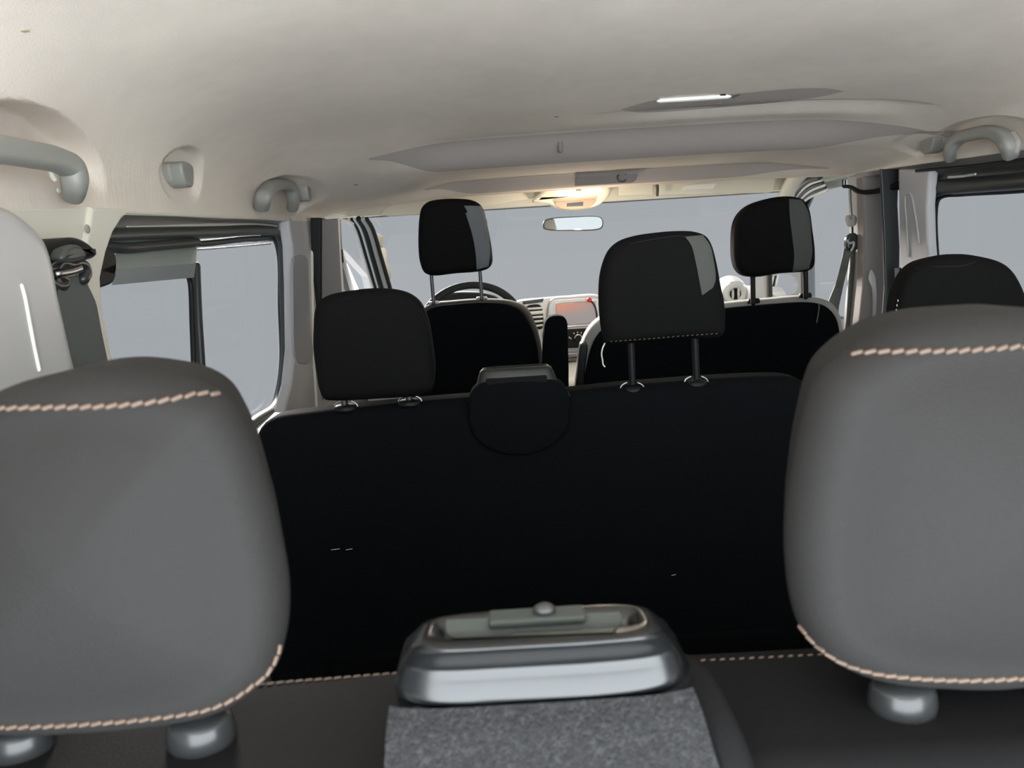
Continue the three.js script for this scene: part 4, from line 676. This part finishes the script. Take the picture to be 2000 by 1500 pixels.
// ---------------------------------------------------------------- windscreen and dashboard
{
  const w = struct('window_3', 'windscreen');
  part('pane', grid((u, v) => V(lerp(-0.64, 1.165, u), EYE + lerp(0.20, -0.36, v), -lerp(2.86, 3.82, v)), 2, 2), M.glass, w);
}
{
  const t = thing('dashboard', 'pale dashboard with centre screen, slatted vents and climate panel', 'dashboard', V(0.26, 0.5, -3.3));
  const e = EYE, yT = AT(1100, 584, 3.2).y - e;
  const prof = [[-3.84, yT - 0.17], [-3.6, yT - 0.06], [-3.3, yT - 0.005], [-3.16, yT], [-3.1, yT - 0.02], [-3.07, yT - 0.06], [-3.09, yT - 0.2], [-3.14, yT - 0.36], [-3.3, yT - 0.55], [-3.84, yT - 0.55]];
  const sh = new THREE.Shape(prof.map(([z, y]) => new THREE.Vector2(-z, y)));
  const g = new THREE.ExtrudeGeometry(sh, { depth: 1.72, bevelEnabled: false }); g.applyMatrix4(new THREE.Matrix4().set(0, 0, 1, -0.6, 0, 1, 0, e, -1, 0, 0, 0, 0, 0, 0, 1));
  part('main_body', g, M.dash, t);
  part('instrument_cowl', pad(xy([[852, 600], [858, 582], [880, 572], [915, 570], [950, 573], [972, 582], [980, 600], [975, 640], [860, 645]], 3.1), -3.1, { back: 0.03, front: 0.12, rb: 0.02, rf: 0.05, n: 80 }), M.dashDark, t);
  // centre stack
  part('centre_stack', pad(xy([[1000, 640], [1000, 600], [1008, 590], [1060, 583], [1110, 579], [1170, 577], [1190, 590], [1196, 640], [1190, 700], [1160, 730], [1060, 735], [1020, 720]], 3.03), -3.03, { back: 0.01, front: 0.10, rb: 0.008, rf: 0.03, n: 100 }), M.dash, t);
  part('screen_bezel', pad(xy([[1070, 640], [1070, 596], [1076, 585], [1110, 581], [1160, 579], [1174, 584], [1178, 640], [1170, 650], [1080, 654]], 3.01), -3.01, { back: 0.012, front: 0.03, rb: 0.008, rf: 0.008, n: 90 }), M.silver, t);
  const scr = new THREE.CatmullRomCurve3([V(0, 0, 0), V(1, 0, 0)]);
  const sg = plate(xy([[1086, 595], [1164, 588], [1166, 630], [1090, 634]], 2.985), -2.985, 0.01, { bevel: 0.001 });
  { // screen is off; a reflection, orange at top left, is painted as glow
    const p = sg.attributes.position, uv = new Float32Array(p.count * 2), a = AT(1086, 634, 2.985), b = AT(1166, 590, 2.985); for (let i = 0; i < p.count; i++) { uv[2 * i] = clamp((p.getX(i) - a.x) / (b.x - a.x), 0, 1); uv[2 * i + 1] = clamp((p.getY(i) - a.y) / (b.y - a.y), 0, 1); } sg.setAttribute('uv', new THREE.BufferAttribute(uv, 2));
  }
  const scrTex = noiseTex(64, (u, v) => { const o = Math.max(0, 1 - Math.hypot(u * 0.9, (1 - v) * 1.4)); return [0.46 + 0.22 * o, 0.43 - 0.02 * o, 0.43 - 0.12 * o]; }, true, 1); scrTex.wrapS = scrTex.wrapT = THREE.ClampToEdgeWrapping;
  part('screen', sg, std({ color: rgb(0.02, 0.02, 0.02), emissive: rgb(1, 1, 1), emissiveMap: scrTex, emissiveIntensity: 0.17, roughness: 0.4 }), t, 'switched-off screen with a reflection painted as glow, orange at its upper left');
  part('trim_strip', tube([AT(1064, 641, 2.98), AT(1120, 637, 2.98), AT(1178, 633, 2.98)], 0.004), M.metal, t);
  const climate = part('climate_panel', plate(xy([[1062, 646], [1172, 640], [1170, 678], [1066, 682]], 2.99), -2.99, 0.03, { bevel: 0.006 }), M.black, t);
  const kn = (x, y, r) => { const p = AT(x, y, 2.97); const k = part('knob', new THREE.CylinderGeometry(r, r * 1.15, 0.03, 28).rotateX(Math.PI / 2).translate(p.x, p.y, p.z), M.black, climate); part('knob_ring', new THREE.TorusGeometry(r * 1.12, 0.0032, 8, 28, Math.PI).translate(p.x, p.y, p.z + 0.012), M.metal, climate); };
  kn(1129, 660, 0.012); kn(1160, 658, 0.012); kn(1085, 662, 0.012);
  for (const [x, y] of [[1121, 651], [1128, 649], [1135, 650], [1115, 661], [1112, 659], [1140, 656]]) { const p = AT(x, y, 2.985); part('mark', box(p.x - 0.002, p.x + 0.002, p.y - 0.003, p.y + 0.003, p.z - 0.002, p.z + 0.003, 0.001), M.paper, climate); }
  part('lower_shelf', box(...(() => { const a = AT(1060, 692, 2.97), b = AT(1175, 684, 2.97); return [a.x, b.x, Math.min(a.y, b.y) - 0.006, Math.max(a.y, b.y) - 0.004, -3.05, -2.96]; })(), 0.006), M.silver, t);
  part('storage_box', box(...(() => { const a = AT(1060, 706, 3.0), b = AT(1175, 695, 3.0); return [a.x, b.x, a.y - 0.006, b.y, -3.1, -2.99]; })(), 0.004), M.brown, t);
  part('lower_ledge', box(...(() => { const a = AT(1060, 716, 2.97), b = AT(1175, 709, 2.97); return [a.x, b.x, a.y - 0.006, b.y, -3.1, -2.95]; })(), 0.006), M.silver, t);
  part('floor_console', box(0.15, 0.36, 0.2, AT(1115, 722, 2.8).y, -3.2, -2.6, 0.03), M.dash, t);
  // centre vent: black recess with pale slats
  const slotP = [[1021, 589], [1062, 583], [1060, 590], [1022, 595]];
  part('upper_tray', plate(xy(slotP, 3.015), -3.015, 0.02, { bevel: 0.003 }), M.housing, t);
  const vent = part('air_vent', plate(smooth2(xy([[1028, 600], [1034, 596], [1053, 595], [1058, 600], [1060, 640], [1052, 643], [1040, 630], [1032, 612]], 3.015), 40), -3.015, 0.02, { bevel: 0.003 }), M.black, t);
  for (let k = 0; k < 5; k++) { const y = 603.5 + k * 8.4, x0 = 1030 + k * 3.2; part('slat', tube([AT(x0, y, 3.0), AT(1059, y - 2, 3.0)], k === 1 ? 0.007 : 0.0042, { n: 6, m: 8 }), M.dash, vent); }
  // round passenger vent
  const vc = AT(1436, 574, 3.02), rv = part('round_vent', [new THREE.TorusGeometry(0.034, 0.012, 12, 40).translate(vc.x, vc.y, vc.z), new THREE.CylinderGeometry(0.05, 0.07, 0.08, 40, 1, true).rotateX(Math.PI / 2).translate(vc.x, vc.y, vc.z - 0.04)], M.dash, t);
  part('vent_core', new THREE.CircleGeometry(0.03, 32).translate(vc.x, vc.y, vc.z - 0.008), M.black, rv);
  for (const k of [-0.010, 0.012]) part('slat', limb([[vc.clone().add(V(k, -0.022, 0)), 0.0035, 0.005], [vc.clone().add(V(k, 0, 0.003)), 0.005, 0.006], [vc.clone().add(V(k, 0.022, 0)), 0.0035, 0.005]], V(1, 0, 0), { n: 16, m: 10 }), M.dash, rv);
  part('side_body', pad(xy([[1400, 640], [1404, 570], [1420, 556], [1450, 556], [1472, 562], [1482, 575], [1490, 600], [1500, 650]], 3.06), -3.06, { back: 0.01, front: 0.1, rb: 0.01, rf: 0.03, n: 70 }), M.dash, t);
  part('door_card', plate(xy([[1474, 545], [1500, 540], [1500, 600], [1490, 600], [1478, 575]], 3.04), -3.04, 0.02, { bevel: 0.004 }), M.pillar, t);
}
{
  const c = AT(921, 640, 2.88), t = thing('steering_wheel', 'grey steering wheel behind the driver headrest posts', 'steering wheel', c);
  const R = 0.19, tilt = -0.62, put = (g) => g.rotateX(tilt).translate(c.x, c.y, c.z);
  part('rim', put(new THREE.TorusGeometry(R, 0.0145, 16, 90)), M.dashDark, t);
  part('hub', put(new THREE.SphereGeometry(0.07, 28, 18).scale(1, 0.9, 0.4)), M.dashDark, t);
  for (const a of [0.25, Math.PI - 0.25, -Math.PI / 2]) part('spoke', put(limb([[V(Math.cos(a) * 0.05, Math.sin(a) * 0.05, 0), 0.022, 0.01], [V(Math.cos(a) * 0.12, Math.sin(a) * 0.12, 0.004), 0.015, 0.008], [V(Math.cos(a) * R, Math.sin(a) * R, 0), 0.018, 0.01]], V(-Math.sin(a), Math.cos(a), 0), { n: 16 })), M.silver, t);
}
{
  const p = (x, y) => AT(x, y, 2.965), t = thing('cable', 'grey cable with a red end lying over the top right of the dashboard screen', 'cable', p(1152, 587));
  part('red_plug', new THREE.SphereGeometry(0.0095, 20, 14).scale(1.05, 1, 1).translate(...p(1151, 586).toArray()), M.red, t);
  part('cord', tube([p(1152, 587), p(1158, 592), p(1163, 602), p(1165, 612), p(1166, 622)], 0.0035, { n: 30 }), M.dashDark, t);
  part('grip', limb([[p(1086, 593), 0.004, 0.003], [p(1105, 590), 0.006, 0.004], [p(1130, 588), 0.006, 0.005], [p(1147, 587), 0.006, 0.005]], V(0, 0, 1)), M.silver, t);
}

// ---------------------------------------------------------------- draw
const renderer = new THREE.WebGLRenderer({ antialias: true });
renderer.shadowMap.enabled = true;
renderer.outputColorSpace = THREE.SRGBColorSpace;
renderer.toneMapping = THREE.LinearToneMapping;
renderer.toneMappingExposure = EXPOSURE;
renderer.render(scene, camera);
